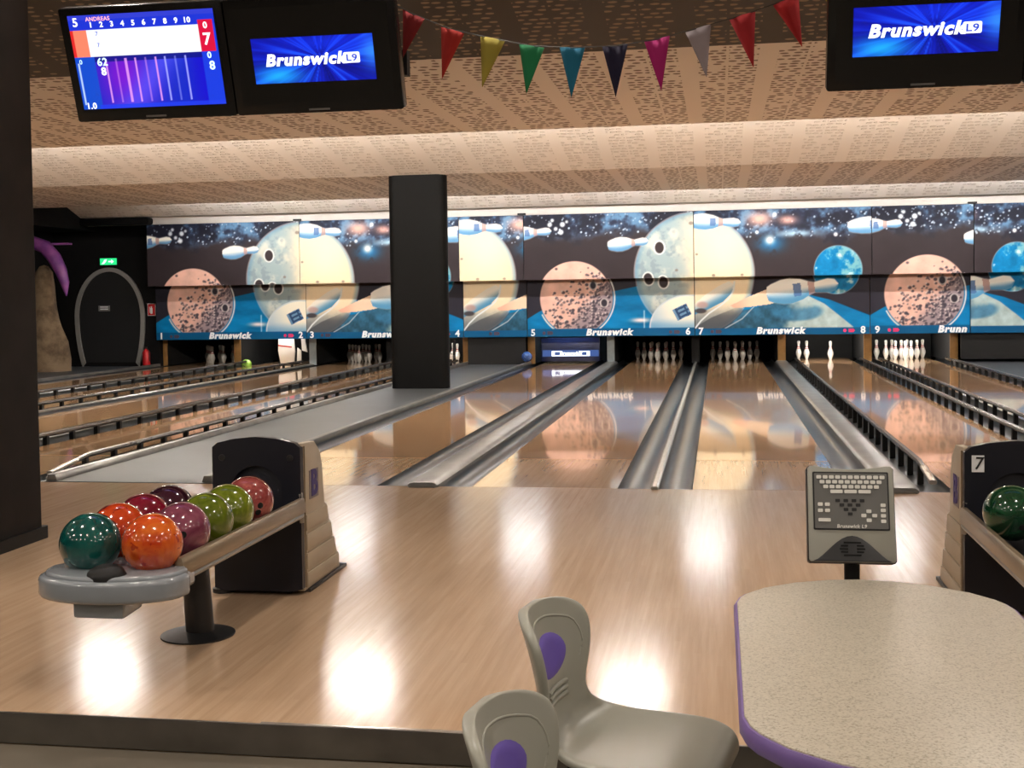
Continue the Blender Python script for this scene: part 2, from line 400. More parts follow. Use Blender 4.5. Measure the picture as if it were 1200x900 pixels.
def cap_profile(w_, h): return [(0, -0.115), (w_, -0.115), (w_, h * 0.45), (w_ - 0.02, h * 0.85), (w_ - 0.05, h), (0.05, h), (0.02, h * 0.85), (0, h * 0.45)]
def divider(x0, x1, h, label, mt, name='lane_divider', nose=0.08):
    w_ = x1 - x0; b = MB(); rings = []
    P = cap_profile(w_, h) if w_ > 0.12 else [(0, -0.115), (w_, -0.115), (w_, h * 0.6), (w_ * 0.75, h), (w_ * 0.25, h), (0, h * 0.6)]
    for yy, sx, sz in ((-nose, 0.8, 0.3), (-nose * 0.7, 0.93, 0.8), (0.0, 1, 1), (16.19, 1, 1)):
        rings.append([(w_ / 2 + (px - w_ / 2) * sx, yy, max(0.001, pz * sz) if yy < 0.005 else pz) for px, pz in P])
    nP = len(P); v = [q for r in rings for q in r]; f = [tuple(range(nP)), tuple(range(3 * nP, 4 * nP))[::-1]]
    for i in range(3):
        for j in range(nP): f.append((i * nP + j, i * nP + (j + 1) % nP, (i + 1) * nP + (j + 1) % nP, (i + 1) * nP + j))
    o = tag(link(name, MB().add(v, f).data(name, M[mt], 0.5), None, (x0, 0, 0)), label, 'divider'); return o
e5 = -E6 - GAP
divider(e5 + GW, -E6 - GW, 0.045, 'wide grey ball track cover between lanes five and six, ending left of the thin divider', 'cap', 'ball_track_cover')
divider(E6 + GW, E6 + GAP - GW, 0.045, 'wide grey ball track cover between lanes seven and eight, running behind the console', 'cap', 'ball_track_cover')
divider(-HW + GW, HW - GW, 0.03, 'thin silver divider between lanes six and seven in mid picture', 'silver', 'lane_divider', 0.05)
a = lane_x(3) + LW; divider(a + GW, lane_x(4) - GW, 0.045, 'dark grey ball track cover between lanes three and four, left of the column', 'capdark', 'ball_track_cover')
a = lane_x(1) + LW; divider(a + GW, lane_x(2) - GW, 0.045, 'dark grey ball track cover between lanes one and two, farthest to the left', 'capdark', 'ball_track_cover')
a = lane_x(2) + LW; divider(a + GW, lane_x(3) - GW, 0.03, 'thin silver divider between lanes two and three at the left', 'silver')
a = lane_x(8) + LW; divider(a + GW, lane_x(9) - GW, 0.03, 'thin silver divider between lanes eight and nine at the right', 'silver')
# grey filler strips with raised curbs
def filler(x0, x1, label, y1=YL):
    F_ = thing('filler_floor', label, 'floor strip', (0, 0, 0))
    MB().box(x0, x1, 0, y1, -0.11, 0.004).build('strip', M['filler'], F_)
    MB().prism([(x0, 0.0), (x0 + 0.09, 0.0), (x0 + 0.07, 0.055), (x0 + 0.01, 0.055)], 'y', 0.03, y1).build('curb', M['cap'], F_, bevel=0.006)
    MB().prism([(x1 - 0.09, 0.0), (x1, 0.0), (x1 - 0.01, 0.055), (x1 - 0.07, 0.055)], 'y', 0.03, y1).build('curb', M['cap'], F_, bevel=0.006)
filler(lane_x(4) + LW + GW, lane_x(5) - GW, 'broad grey floor strip around the column between lanes four and five')
filler(lane_x(9) + LW + GW, lane_x(10) - GW + 4.0, 'grey floor strip right of lane nine')
filler(XL, lane_x(1) - GW, 'dark grey floor strip left of lane one', 16.0)

# bumper rails standing in the gutters
post = MB().box(-0.022, 0.022, -0.022, 0.022, -0.115, 0.075).data('post', M['black'])
rod = MB().tube([(0, 0.55, 0.03), (0, 0.72, 0.06), (0, 0.95, 0.085), (0, 16.0, 0.085)], [0.017, 0.02, 0.024, 0.024], 8).data('rod', M['rail'], 0.6)
tip = MB().prism(rrect(-0.026, 0.026, -0.016, 0.016, 0.012, 3), 'y', 0.0, 0.42).data('end_shoe', M['railsil'], 0.6)
low = MB().box(-0.012, 0.012, 0.75, 16.2, 0.02, 0.045).data('lower_bar', M['rail'])
def bumper(x, label, k=0.50):
    B = thing('bumper_rail', label, 'bumper rail', (x, 0, 0), 0, 'raised gutter bumpers')
    link('rod', rod, B); link('end_shoe', tip, B, (0, 0.33, 0.018), (0.12, 0, 0))
    y = 0.9; i = 0
    while y < 15.9:
        link('post', post, B, (0, y, 0)); y += k; i += 1
for n, sides in ((2, 'lr'), (4, 'lr'), (8, 'lr'), (9, 'lr')):
    for s_ in sides:
        x = lane_x(n) - GW / 2 + 0.03 if s_ == 'l' else lane_x(n) + LW + GW / 2 - 0.03
        bumper(x, 'raised bumper rail on black posts in the %s gutter of lane %s' % ('left' if s_ == 'l' else 'right', NW[n]))

# ---------------------------------------------------------------- pits and kickbacks
kb = [(-11.29, 'kick', 'left of lane 1'), (lane_x(1) + LW + GAP / 2, 'kick', 'between lanes 1 and 2'), (-7.962, 'kickgrey', 'between lanes 2 and 3'),
      (lane_x(3) + LW + GAP / 2, 'pit', 'between lanes 3 and 4'), (-4.66, 'kick', 'right of lane 4'), (-3.31, 'kick', 'left of lane 5'), (-1.69, 'kickgrey', 'between lanes 5 and 6'),
      (0.0, 'pit', 'between lanes 6 and 7'), (1.68, 'kick', 'between lanes 7 and 8'), (3.32, 'kick', 'between lanes 8 and 9'), (4.93, 'kick', 'right of lane 9')]
for x, mk, w_ in kb:
    kp_ = thing('kickback_panel', '', 'panel', (x, 0, 0))
    MB().box(-0.07, 0.07, 16.23, 18.5, 0.0, 1.6).build('board', M['pit'], kp_)  # black board under tan edge paints in shaded sides and lit front
    MB().box(-0.075, 0.075, 16.2, 16.23, 0.0, 1.6).build('front_edge', M[mk], kp_, bevel=0.004)
    tag(kp_, 'upright pit side panel %s' % ' '.join(NW[int(q)] if q.isdigit() else q for q in w_.split()), 'panel')
tag(MB().box(-4.58, -3.39, 15.95, 16.0, 0.005, 1.6).build('closing_board', M['black']), 'black board closing the pit behind the column strip', 'panel')
tag(MB().box(5.01, XR, 15.95, 16.0, 0.065, 1.6).build('closing_board', M['black']), 'black board closing the opening right of lane nine', 'panel')
for n in range(1, 10):
    x = lane_x(n)
    tag(MB().box(x - 0.15, x + LW + 0.15, 18.1, 18.13, -0.1, 1.6).build('pit_curtain', M['pit']), 'black curtain at the back of the pit of lane %s' % NW[n], 'curtain')

# pins
prof = [(0.0, 0.0), (0.026, 0.0), (0.029, 0.012), (0.0415, 0.05), (0.0545, 0.086), (0.0605, 0.115), (0.0575, 0.15), (0.047, 0.185), (0.034, 0.22), (0.025, 0.25),
        (0.0235, 0.265), (0.0255, 0.29), (0.0305, 0.325), (0.0325, 0.345), (0.029, 0.367), (0.018, 0.379), (0.0, 0.3815)]
pin_me = MB().lathe(prof, 16).data('pin_body', M['pin'], 1.2)
band_me = MB().lathe([(0.0375, 0.212), (0.0345, 0.224), (0.0375, 0.212)][:2], 16).lathe([(0.0268, 0.244), (0.0255, 0.258)], 16).data('neck_band', M['red'], 1.2)
def pin(x, y, label, group):
    P = thing('bowling_pin', label, 'pin', (x, y, 0.001), 0, group); link('pin_body', pin_me, P); link('neck_band', band_me, P)
HEAD = 16.95
def rack(n, label, group, keep=None):
    cx = lane_x(n) + LW / 2; i = 0
    for r in range(4):
        for k in range(r + 1):
            i += 1
            if keep and i not in keep: continue
            where = [['front pin'], ['second row left pin', 'second row right pin'], ['third row left pin', 'third row middle pin', 'third row right pin'], ['back row far left pin', 'back row inner left pin', 'back row inner right pin', 'back row far right pin']][r][k]
            pin(cx + (k - r / 2) * 0.3048, HEAD + r * 0.264, label.replace('white pin', 'white ' + where), group)
for n, what in ((1, 'shadowed white pin in the dim pit of lane one'), (3, 'shadowed white pin in the dim pit of lane three'), (6, 'shadowed white pin in the dark pit of lane six'),
                (7, 'shadowed white pin in the dark pit of lane seven'), (4, 'lit white pin behind the column at the end of lane four'), (9, 'brightly lit white pin with red neck bands on lane nine')):
    rack(n, what, 'pins of lane %s' % NW[n])
c8 = lane_x(8) + LW / 2
pin(c8 - 0.457, HEAD + 0.66, 'leftmost of the three lit pins standing on lane eight', 'pins of lane eight')
pin(c8 - 0.305, HEAD + 0.528, 'middle one of the three lit pins standing on lane eight', 'pins of lane eight')
pin(c8 + 0.152, HEAD + 0.264, 'rightmost lit pin standing alone on lane eight', 'pins of lane eight')
# pin deck lamps behind the mural
for n, k in ((8, 1.0), (9, 1.0), (4, 0.8), (2, 0.5), (5, 0.35)):
    x = lane_x(n)
    o = thing('pin_deck_lamp', 'tube lamp above the pin deck of lane %s' % NW[n], 'lamp', (x, 16.30, 0.80))
    mm = emit('pin_deck_glow_%d' % n, (1.0, 0.95, 0.88) if n != 5 else (0.6, 0.8, 1.0), PIN_W * k)
    MB().tube([(0.05, 0, 0), (LW - 0.05, 0, 0)], 0.02, 8).build('glowing_tube', mm, o, smooth=0.6)
    MB().box(0.0, LW, -0.035, 0.03, 0.025, 0.05).box(0.0, LW, -0.04, -0.03, -0.04, 0.05).build('shade', M['black'], o)
    lo = max(k_[0] for k_ in kb if k_[0] < x) + 0.0751 - x; hi = min(k_[0] for k_ in kb if k_[0] > x) - 0.0751 - x
    MB().box(lo, hi, -0.02, 0.02, 0.05, 0.08).build('mounting_bar', M['black'], o)
# lowered sweep on lane 5
x = lane_x(5)
sw = thing('sweep_bar', 'dark blue lowered sweep board with glowing strip at lane five', 'sweep', (x + LW / 2, 16.35, 0))
M['sweepblue'] = mat('sweep_blue', (24, 34, 74), 0.4)
M['sweepglow'] = emit('sweep_glow', lin((70, 110, 190)), 0.5); M['glowwhite'] = emit('white_glow', (0.9, 0.95, 1.0), 2.2)
MB().box(-0.58, 0.62, 0.0, 0.05, 0.04, 0.52).build('board', M['sweepblue'], sw, bevel=0.01)
MB().box(-0.55, 0.60, -0.02, 0.0, 0.14, 0.27).build('lit_strip', M['sweepglow'], sw)
MB().box(-0.36, -0.30, -0.026, -0.02, 0.16, 0.25).box(0.36, 0.42, -0.026, -0.02, 0.16, 0.25).box(-0.36, 0.42, -0.026, -0.02, 0.15, 0.165).box(-0.36, -0.18, -0.026, -0.02, 0.235, 0.25).box(0.2, 0.42, -0.026, -0.02, 0.235, 0.25).build('glowing_frame', M['glowwhite'], sw)
lettering('Brunswick', 0.10, M['glowwhite'], sw, (0.03, -0.026, 0.205), bold=0.003, shear=0.2, xs=1.0)
# white machine guard on lane 2
g2 = thing('machine_guard', 'white guard plate with red stripe lowered on lane two', 'guard', (lane_x(2) + LW / 2, 16.4, 0))
MB().prism([(0.0, 0.03), (0.30, 0.03), (0.33, 0.28), (0.30, 0.62), (-0.03, 0.62), (-0.05, 0.3)], 'y', 0, 0.05).build('plate', M['pin'], g2, bevel=0.01)
MB().prism([(-0.04, 0.395), (0.26, 0.36), (0.26, 0.385), (-0.04, 0.425)], 'y', -0.004, 0.0).build('stripe', M['red'], g2)
MB().prism([(0.36, 0.03), (0.46, 0.03), (0.46, 0.30), (0.38, 0.36)], 'y', 0.01, 0.05).prism([(0.48, 0.30), (0.60, 0.26), (0.54, 0.62), (0.46, 0.62)], 'y', 0.01, 0.05).build('side_wing', M['pin'], g2, bevel=0.006)
# sweep of lane 4 (white bar behind the column)
g4 = thing('white_sweep', 'white sweep bar beside the column at the end of lane four', 'sweep', (lane_x(4) + LW / 2, 16.3, 0))
MB().box(-0.5, 0.5, 0, 0.05, 0.10, 0.19).build('bar', M['pin'], g4, bevel=0.01)
MB().box(-0.5, -0.46, 0, 0.05, 0.002, 0.5).build('arm', M['dark'], g4)
MB().box(0.46, 0.5, 0, 0.05, 0.002, 0.5).build('arm', M['dark'], g4)
# ================================================================ printed space mural, lit screens
RNG = np.random.RandomState(3)
def vnoise(x, y, cell, seed):
    """smooth value noise on arrays"""
    r = np.random.RandomState(seed); T = r.rand(64, 64)
    u = x / cell; v = y / cell; iu = np.floor(u).astype(int); iv = np.floor(v).astype(int); fu = u - iu; fv = v - iv
    fu = fu * fu * (3 - 2 * fu); fv = fv * fv * (3 - 2 * fv)
    g = lambda a, b: T[a % 64, b % 64]
    return (g(iu, iv) * (1 - fu) + g(iu + 1, iv) * fu) * (1 - fv) + (g(iu, iv + 1) * (1 - fu) + g(iu + 1, iv + 1) * fu) * fv
def fbm(x, y, cell, seed, octv=4):
    s = 0; a = 0.5; tot = 0
    for i in range(octv): s = s + a * vnoise(x, y, cell / 2 ** i, seed + i); tot += a; a *= 0.55
    return s / tot
def sst(a, b, x): t = np.clip((x - a) / (b - a), 0, 1); return t * t * (3 - 2 * t)
class Paint:
    def __init__(s, X, Y, c): s.X = X; s.Y = Y; s.c = np.ones(X.shape + (3,)) * np.array(c, float)
    def lay(s, c, k):
        c = np.array(c, float) if not isinstance(c, np.ndarray) else c
        s.c = s.c * (1 - k[..., None]) + c * k[..., None]
    def disc(s, cx, cy, rx, ry=None, soft=0.7):
        ry = ry or rx; d = np.hypot((s.X - cx) / rx, (s.Y - cy) / ry); return 1 - sst(1 - soft / rx, 1 + soft / rx, d)
    def line(s, pts, wd, soft=0.6):
        d = np.full(s.X.shape, 1e9)
        for (x0, y0), (x1, y1) in zip(pts[:-1], pts[1:]):
            dx, dy = x1 - x0, y1 - y0; t = np.clip(((s.X - x0) * dx + (s.Y - y0) * dy) / (dx * dx + dy * dy + 1e-9), 0, 1)
            d = np.minimum(d, np.hypot(s.X - x0 - t * dx, s.Y - y0 - t * dy))
        return 1 - sst(wd - soft, wd + soft, d)
    def below(s, pts, soft=0.7):
        xs, ys = zip(*pts); return sst(-soft, soft, s.Y - np.interp(s.X, xs, ys))
    def poly(s, pts):
        ins = np.zeros(s.X.shape, bool); n = len(pts)
        for i in range(n):
            x0, y0 = pts[i]; x1, y1 = pts[(i + 1) % n]
            if y0 == y1: continue
            ins ^= ((y0 > s.Y) != (y1 > s.Y)) & (s.X < (x1 - x0) * (s.Y - y0) / (y1 - y0) + x0)
        return ins.astype(float)
    def pin(s, bx, by, hx, hy, wd, top=(240, 238, 228), bot=(96, 142, 180), logo=None):
        L = math.hypot(hx - bx, hy - by); ux, uy = (hx - bx) / L, (hy - by) / L
        t = ((s.X - bx) * ux + (s.Y - by) * uy) / L; q = (s.X - bx) * -uy + (s.Y - by) * ux
        if ux < 0: q = -q
        prof = np.interp(t, [-0.02, 0.0, 0.06, 0.2, 0.33, 0.48, 0.6, 0.66, 0.75, 0.86, 0.95, 1.0], [0, .55, .72, .95, 1, .82, .5, .4, .47, .55, .42, 0]) * wd
        k = (1 - sst(prof - 0.6, prof + 0.6, np.abs(q))) * ((t > -0.02) & (t < 1.0))
        g = np.clip(q / (prof + 1e-6) * 0.5 + 0.5, 0, 1)
        c = np.array(top) * (1 - sst(.35, .9, g))[..., None] + np.array(bot) * sst(.35, .9, g)[..., None]
        s.lay((190, 190, 190), (1 - sst(prof + 0.3, prof + 1.6, np.abs(q))) * ((t > -0.02) & (t < 1.0)) * 0.35); s.lay(c, k)
        nk = k * (np.abs(t - 0.62) < 0.045); s.lay((176, 130, 120), nk * 0.7)
        if logo:
            a = (np.abs(t - logo) < 0.055) & (np.abs(q) < wd * 0.5); s.lay((70, 100, 150), a * k * 0.75)

def starfield(P, y_low, seed):
    n = fbm(P.X, P.Y, 26, seed); n2 = fbm(P.X, P.Y, 9, seed + 9)
    k = (1 - sst(y_low - 14, y_low + 4, P.Y + (n - .5) * 34))
    P.lay((32, 40, 62), k * 0.8); P.lay((104, 142, 176), k * sst(.42, .62, n * .55 + n2 * .45) * 0.95); P.lay((20, 18, 26), k * sst(.5, .3, n) * 0.6)
    r = np.random.RandomState(seed)
    x0, x1 = P.X.min(), P.X.max()
    for i in range(90):
        P.lay((190, 205, 220), P.disc(r.uniform(x0, x1), r.uniform(248, y_low), r.choice([.6, .8, 1.1]), soft=.6) * r.uniform(.5, 1))
def bigball(P):
    cx, cy, R_ = 816.5, 321, 69.5
    k = P.disc(cx, cy, R_); n = fbm(P.X, P.Y, 22, 50); n2 = fbm(P.X, P.Y, 6, 60)
    base = np.array((150, 166, 168)) * np.ones(P.X.shape + (3,))
    m_ = sst(.42, .66, n)[..., None]; base = base * (1 - m_) + np.array((196, 198, 186)) * m_
    m_ = sst(.56, .7, n2)[..., None] * .4; base = base * (1 - m_) + np.array((112, 128, 138)) * m_
    lit = sst(785, 826, P.X + (n - .5) * 24) * sst(395, 340, P.Y); base = base * (1 - lit[..., None]) + np.array((238, 216, 180)) * lit[..., None]
    hot = np.exp(-(((P.X - 850) / 26) ** 2 + ((P.Y - 297) / 30) ** 2))[..., None] * .5; base = base * (1 - hot) + np.array((252, 238, 204)) * hot
    d = np.hypot(P.X - cx, P.Y - cy) / R_
    e = (sst(.9, 1.0, d) * .6)[..., None]; base = base * (1 - e) + np.array((98, 140, 166)) * e
    lo = (sst(352, 384, P.Y) * .75)[..., None]; base = base * (1 - lo) + np.array((92, 94, 98)) * lo
    P.lay((215, 205, 205), P.disc(cx, cy, R_ + 1.4) * .5); P.lay(base, k)
    for hx, hy in ((775.5, 291.5), (762, 327.5), (779, 331.5)):
        P.lay((226, 228, 222), P.disc(hx, hy, 6.8, 8.2)); P.lay((52, 44, 46), P.disc(hx, hy, 5.2, 6.7))
    for sx, sy, r_ in ((838, 322, 1.6), (818, 297, 1.3), (795, 318, 1.4), (812, 264, 2.0), (872, 322, 1.5)): P.lay((120, 104, 96), P.disc(sx, sy, r_ * 1.3, r_) * .7)
def panelA(P):
    n = fbm(P.X, P.Y, 40, 5)
    P.c = np.array((47, 40, 43)) * (0.92 + .16 * n[..., None])
    starfield(P, 277, 21)
    low = sst(327, 330, P.Y); P.lay((38, 37, 47), low * .8)
    nb = fbm(P.X, P.Y * 3, 30, 77)
    blue = np.array((22, 104, 152)) * (0.8 + .45 * nb[..., None])
    P.lay(blue, P.below([(610, 377), (632, 364), (660, 352), (700, 345), (722, 341), (757, 334), (780, 330), (815, 330)]) * low)
    # craggy moon
    d = np.hypot(P.X - 676, P.Y - 349) / 43.5; k = P.disc(676, 349, 43.5)
    P.lay((214, 216, 216), P.line([(676 + 45.5 * math.cos(a), 349 + 45.5 * math.sin(a)) for a in np.linspace(-.5, 2.7, 30)], .8))
    nm = fbm(P.X, P.Y, 12, 31); base = np.array((226, 182, 166)) * (.90 + .20 * nm[..., None])
    dk = sst(.15, 1.25, ((P.X - 676) * .75 + (P.Y - 349) * .66) / 43.5 + .42)
    gcol = (sst(.3, .9, dk) * .85)[..., None]; base = base * (1 - gcol) + np.array((132, 122, 130)) * gcol
    P.lay(base, k)
    cr = np.random.RandomState(11)
    for i in range(620):
        a = cr.uniform(0, 2 * PI); r_ = 42 * math.sqrt(cr.rand()); x_, y_ = 676 + r_ * math.cos(a), 349 + r_ * math.sin(a)
        q = ((x_ - 676) * .62 + (y_ - 349) * .78) / 43.5
        if cr.rand() < np.clip(q * 1.1 + .58, 0.03, .97):
            z = cr.uniform(.6, 1.9); P.lay((62, 56, 66), P.disc(x_, y_, z * 1.15, z) * k * cr.uniform(.5, .95))
            if cr.rand() < .5: P.lay((222, 206, 198), P.disc(x_ - z, y_ - z * .8, z * .6) * k * .75)
    for x_, y_, z in ((696, 334, 4.2), (709, 355, 4.4)): P.lay((186, 176, 172), P.disc(x_, y_, z + 1) * k); P.lay((48, 44, 52), P.disc(x_, y_, z * .8, z) * k)
    bigball(P)
    P.pin(600, 272.5, 650, 269.5, 8, logo=.42)
    for x_, y_, r_ in ((648, 262, 1.6), (651, 257, 1.2), (663, 262, 1.8), (661, 271, 1.8), (655, 267, 1.3), (668, 259, 1.0)): P.lay((232, 240, 246), P.disc(x_, y_, r_ * 1.6, soft=1.4) * .9)
    P.pin(716.5, 288, 763, 283.5, 8.2)
    # big pin in front, lower right
    P.lay((196, 204, 206), P.disc(808, 385, 46, 38.5)); n5 = fbm(P.X, P.Y, 16, 91)
    bp = P.disc(808, 385, 44.5, 37); cc = np.array((236, 228, 208)) * np.ones(P.X.shape + (3,)); g = sst(-.1, .75, (P.Y - 385) / 37 * .3 - (P.X - 808) / 44 * .75 - .15)[..., None]
    cc = cc * (1 - g) + np.array((150, 178, 198)) * g
    g = (sst(372, 386, P.Y) * .75)[..., None]; cc = cc * (1 - g) + np.array((96, 146, 184)) * g; P.lay(cc, bp)
    ca, sa = math.cos(-.45), math.sin(-.45); u = (P.X - 800) * ca + (P.Y - 367) * sa; v = -(P.X - 800) * sa + (P.Y - 367) * ca
    bx = ((np.abs(u) < 9) & (np.abs(v) < 7.2)).astype(float); P.lay((92, 128, 160), bp * bx * .9)
    ink = ((np.abs(u + 5) < 1.3) | ((np.abs(v) < 1.2) & (u > -5)) | ((np.abs(np.abs(v) - 5) < 1.2) & (u > -5)) | (np.abs(u - 5.5) < 1.2)).astype(float); P.lay((36, 58, 92), bp * bx * ink * .85)
    # spark
    P.lay((250, 226, 220), np.exp(-(((P.X - 752) / 11) ** 2 + ((P.Y - 376) / 2.6) ** 2)) * .95); P.lay((244, 246, 250), P.line([(756, 365), (756, 386)], .5, 1.2) * .8)
def panelB(P):
    n = fbm(P.X, P.Y, 40, 6)
    P.c = np.array((47, 40, 43)) * (0.92 + .16 * n[..., None])
    starfield(P, 280, 41)
    ng = fbm(P.X, P.Y, 10, 71)
    P.lay((226, 178, 162), np.exp(-(((P.X - 893) / 14) ** 2 + ((P.Y - 257) / 8) ** 2)) * sst(.3, .6, ng + .15)); P.lay((206, 160, 150), np.exp(-(((P.X - 926) / 10) ** 2 + ((P.Y - 259) / 5) ** 2)) * sst(.35, .6, ng + .1))
    P.lay((40, 104, 150), np.exp(-(((P.X - 906) / 15) ** 2 + ((P.Y - 286) / 9) ** 2)) * sst(.3, .55, ng + .12)); P.lay((160, 190, 210), np.exp(-(((P.X - 936) / 20) ** 2 + ((P.Y - 275) / 3.5) ** 2)) * sst(.35, .6, ng + .1))
    P.lay((250, 246, 236), np.exp(-(((P.X - 905) / 5.0) ** 2 + ((P.Y - 282) / 4.6) ** 2))); P.lay((250, 250, 250), P.disc(911, 252.5, 2.2, soft=1.6)); P.lay((250, 250, 250), P.disc(982, 277, 2.0, soft=1.6)); P.lay((240, 246, 250), P.disc(890, 272.5, 1.8, soft=1.4))
    low = sst(326, 329, P.Y); P.lay((38, 37, 47), low * .8)
    # earth
    k = P.disc(984.5, 318, 27.5); d = np.hypot(P.X - 984.5, P.Y - 318) / 27.5; ne = fbm(P.X, P.Y, 15, 83); nf = fbm(P.X, P.Y, 7, 88)
    c = np.array((34, 118, 168)) * (.8 + .4 * nf[..., None]); g = (sst(.54, .68, ne * .55 + nf * .45 + (P.X - 984) / 27 * .08 - (P.Y - 318) / 27 * .05) * .7)[..., None]; c = c * (1 - g) + np.array((150, 188, 180)) * g
    g = (sst(.68, .82, nf) * .7)[..., None]; c = c * (1 - g) + np.array((216, 226, 222)) * g
    P.lay((170, 205, 220), P.disc(984.5, 318, 28.3) * .6); P.lay(c, k)
    # ground
    nb = fbm(P.X, P.Y * 3, 30, 78)
    P.lay(np.array((22, 104, 152)) * (.8 + .45 * nb[..., None]), P.below([(800, 345), (950, 346), (975, 352), (1000, 362), (1030, 374)]) * low)
    nt = fbm(P.X, P.Y, 8, 99); hill = P.below([(800, 372), (850, 368), (885, 362), (905, 356), (930, 346), (950, 347), (970, 357), (990, 373), (1008, 388)])
    hc = np.array((168, 184, 182)) * (.85 + .3 * nt[..., None]); dk = sst(.42, .6, fbm(P.X, P.Y, 30, 45) * .6 + .4 * sst(965, 900, P.X) + .02)[..., None]
    tc = np.array((44, 82, 104)) * (.55 + .9 * nt[..., None]); hc = hc * (1 - dk) + tc * dk; P.lay(hc, hill)
    P.lay(np.array((58, 108, 140)) * (.8 + .4 * nt[..., None]), P.disc(938, 366, 30, 11, soft=5) * sst(357, 366, P.Y + (P.X - 940) * .05 + (nt - .5) * 10) * .8)
    bigball(P)
    P.lay((60, 62, 66), P.below([(800, 392), (835, 372), (866, 360), (884, 366), (900, 392)]) * P.disc(816, 321, 72) * sst(356, 372, P.Y) * .7)
    # neck of the front pin with its outline
    nk = P.poly([(812, 368), (814, 356), (826, 346), (845, 334), (857, 329), (862, 333), (860, 343), (850, 353), (832, 362), (816, 368)])
    g = sst(-.2, .8, ((P.X - 838) * .5 + (P.Y - 346)) / 14)[..., None]; P.lay(np.array((232, 224, 208)) * (1 - g) + np.array((84, 134, 166)) * g, nk)
    P.lay((176, 140, 130), P.disc(824, 357, 7, 4, soft=3) * .8); P.lay((58, 50, 52), P.disc(822, 364, 7, 3, soft=2) * .9)
    P.lay((216, 220, 220), P.line([(814, 386), (822, 376), (832, 367), (846, 358), (856, 350), (862, 340), (863, 330)], .9))
    P.lay((196, 196, 196), P.line([(815, 391), (850, 386), (872, 374), (884, 362), (894, 352)], .6) * .8)
    # comet pin
    ct = P.poly([(858, 358), (880, 348), (905, 338), (925, 352), (905, 357), (880, 360), (862, 361)]); P.lay((234, 206, 178), ct * sst(856, 872, P.X)); P.lay((232, 160, 140), ct * sst(885, 862, P.X) * .6)
    P.pin(903, 345, 987, 334, 15, top=(242, 238, 228), bot=(90, 144, 180), logo=.42)
    P.pin(808, 258, 871, 261, 9.5, logo=.47)
    P.pin(997, 268.5, 1068, 263.5, 9.5, logo=.40)
    P.lay((226, 232, 238), P.disc(1016, 331, 0.4) * 0)
def stripe(P):
    P.lay((26, 82, 122), sst(384.6, 385.8, P.Y))

def colour_grid(name, x0, x1, z0, z1, cell, painter, m):
    """front face of a print: fine grid carrying its ink as a colour attribute; local x from 0"""
    nx = max(2, int((x1 - x0) / cell)); nz = max(2, int((z1 - z0) / cell))
    X, Z = np.meshgrid(np.linspace(x0, x1, nx + 1), np.linspace(z0, z1, nz + 1))
    col = painter(X, Z)
    co = np.stack([X - x0, np.zeros_like(X), Z], -1).reshape(-1, 3).astype(np.float32)
    i = np.arange(nx * nz); r = i // nx; c = i % nx; a = r * (nx + 1) + c
    idx = np.stack([a, a + 1, a + nx + 2, a + nx + 1], -1).astype(np.int32)
    me = bpy.data.meshes.new(name); me.vertices.add(len(co)); me.vertices.foreach_set('co', co.ravel())
    me.loops.add(idx.size); me.loops.foreach_set('vertex_index', idx.ravel())
    me.polygons.add(len(idx)); me.polygons.foreach_set('loop_start', (np.arange(len(idx)) * 4).astype(np.int32)); me.polygons.foreach_set('loop_total', np.full(len(idx), 4, np.int32))
    me.update(calc_edges=True)
    l = np.clip(col.reshape(-1, 3) / 255., 0, 1); l = np.where(l <= .04045, l / 12.92, ((l + .055) / 1.055) ** 2.4)
    at = me.color_attributes.new('ink', 'FLOAT_COLOR', 'POINT'); at.data.foreach_set('color', np.concatenate([l, np.ones((len(l), 1))], 1).astype(np.float32).ravel())
    me.materials.append(m); return me
t = NT('mural_print'); a = t.n('ShaderNodeAttribute'); a.attribute_name = 'ink'
hs = t.n('ShaderNodeHueSaturation'); hs.inputs['Saturation'].default_value = 1.05; hs.inputs['Value'].default_value = 1.0; t.t.links.new(a.outputs['Color'], hs.inputs['Color'])
t.base(hs.outputs[0]); t.set(Roughness=0.5, Specular_IOR_Level=0.15); M['mural'] = t.m
t = NT('lit_screen'); a = t.n('ShaderNodeAttribute'); a.attribute_name = 'ink'; t.base((0, 0, 0, 1)); t.t.links.new(a.outputs['Color'], t.b.inputs['Emission Color']); t.b.inputs['Emission Strength'].default_value = 0.95; t.set(Roughness=0.2); M['screen'] = t.m

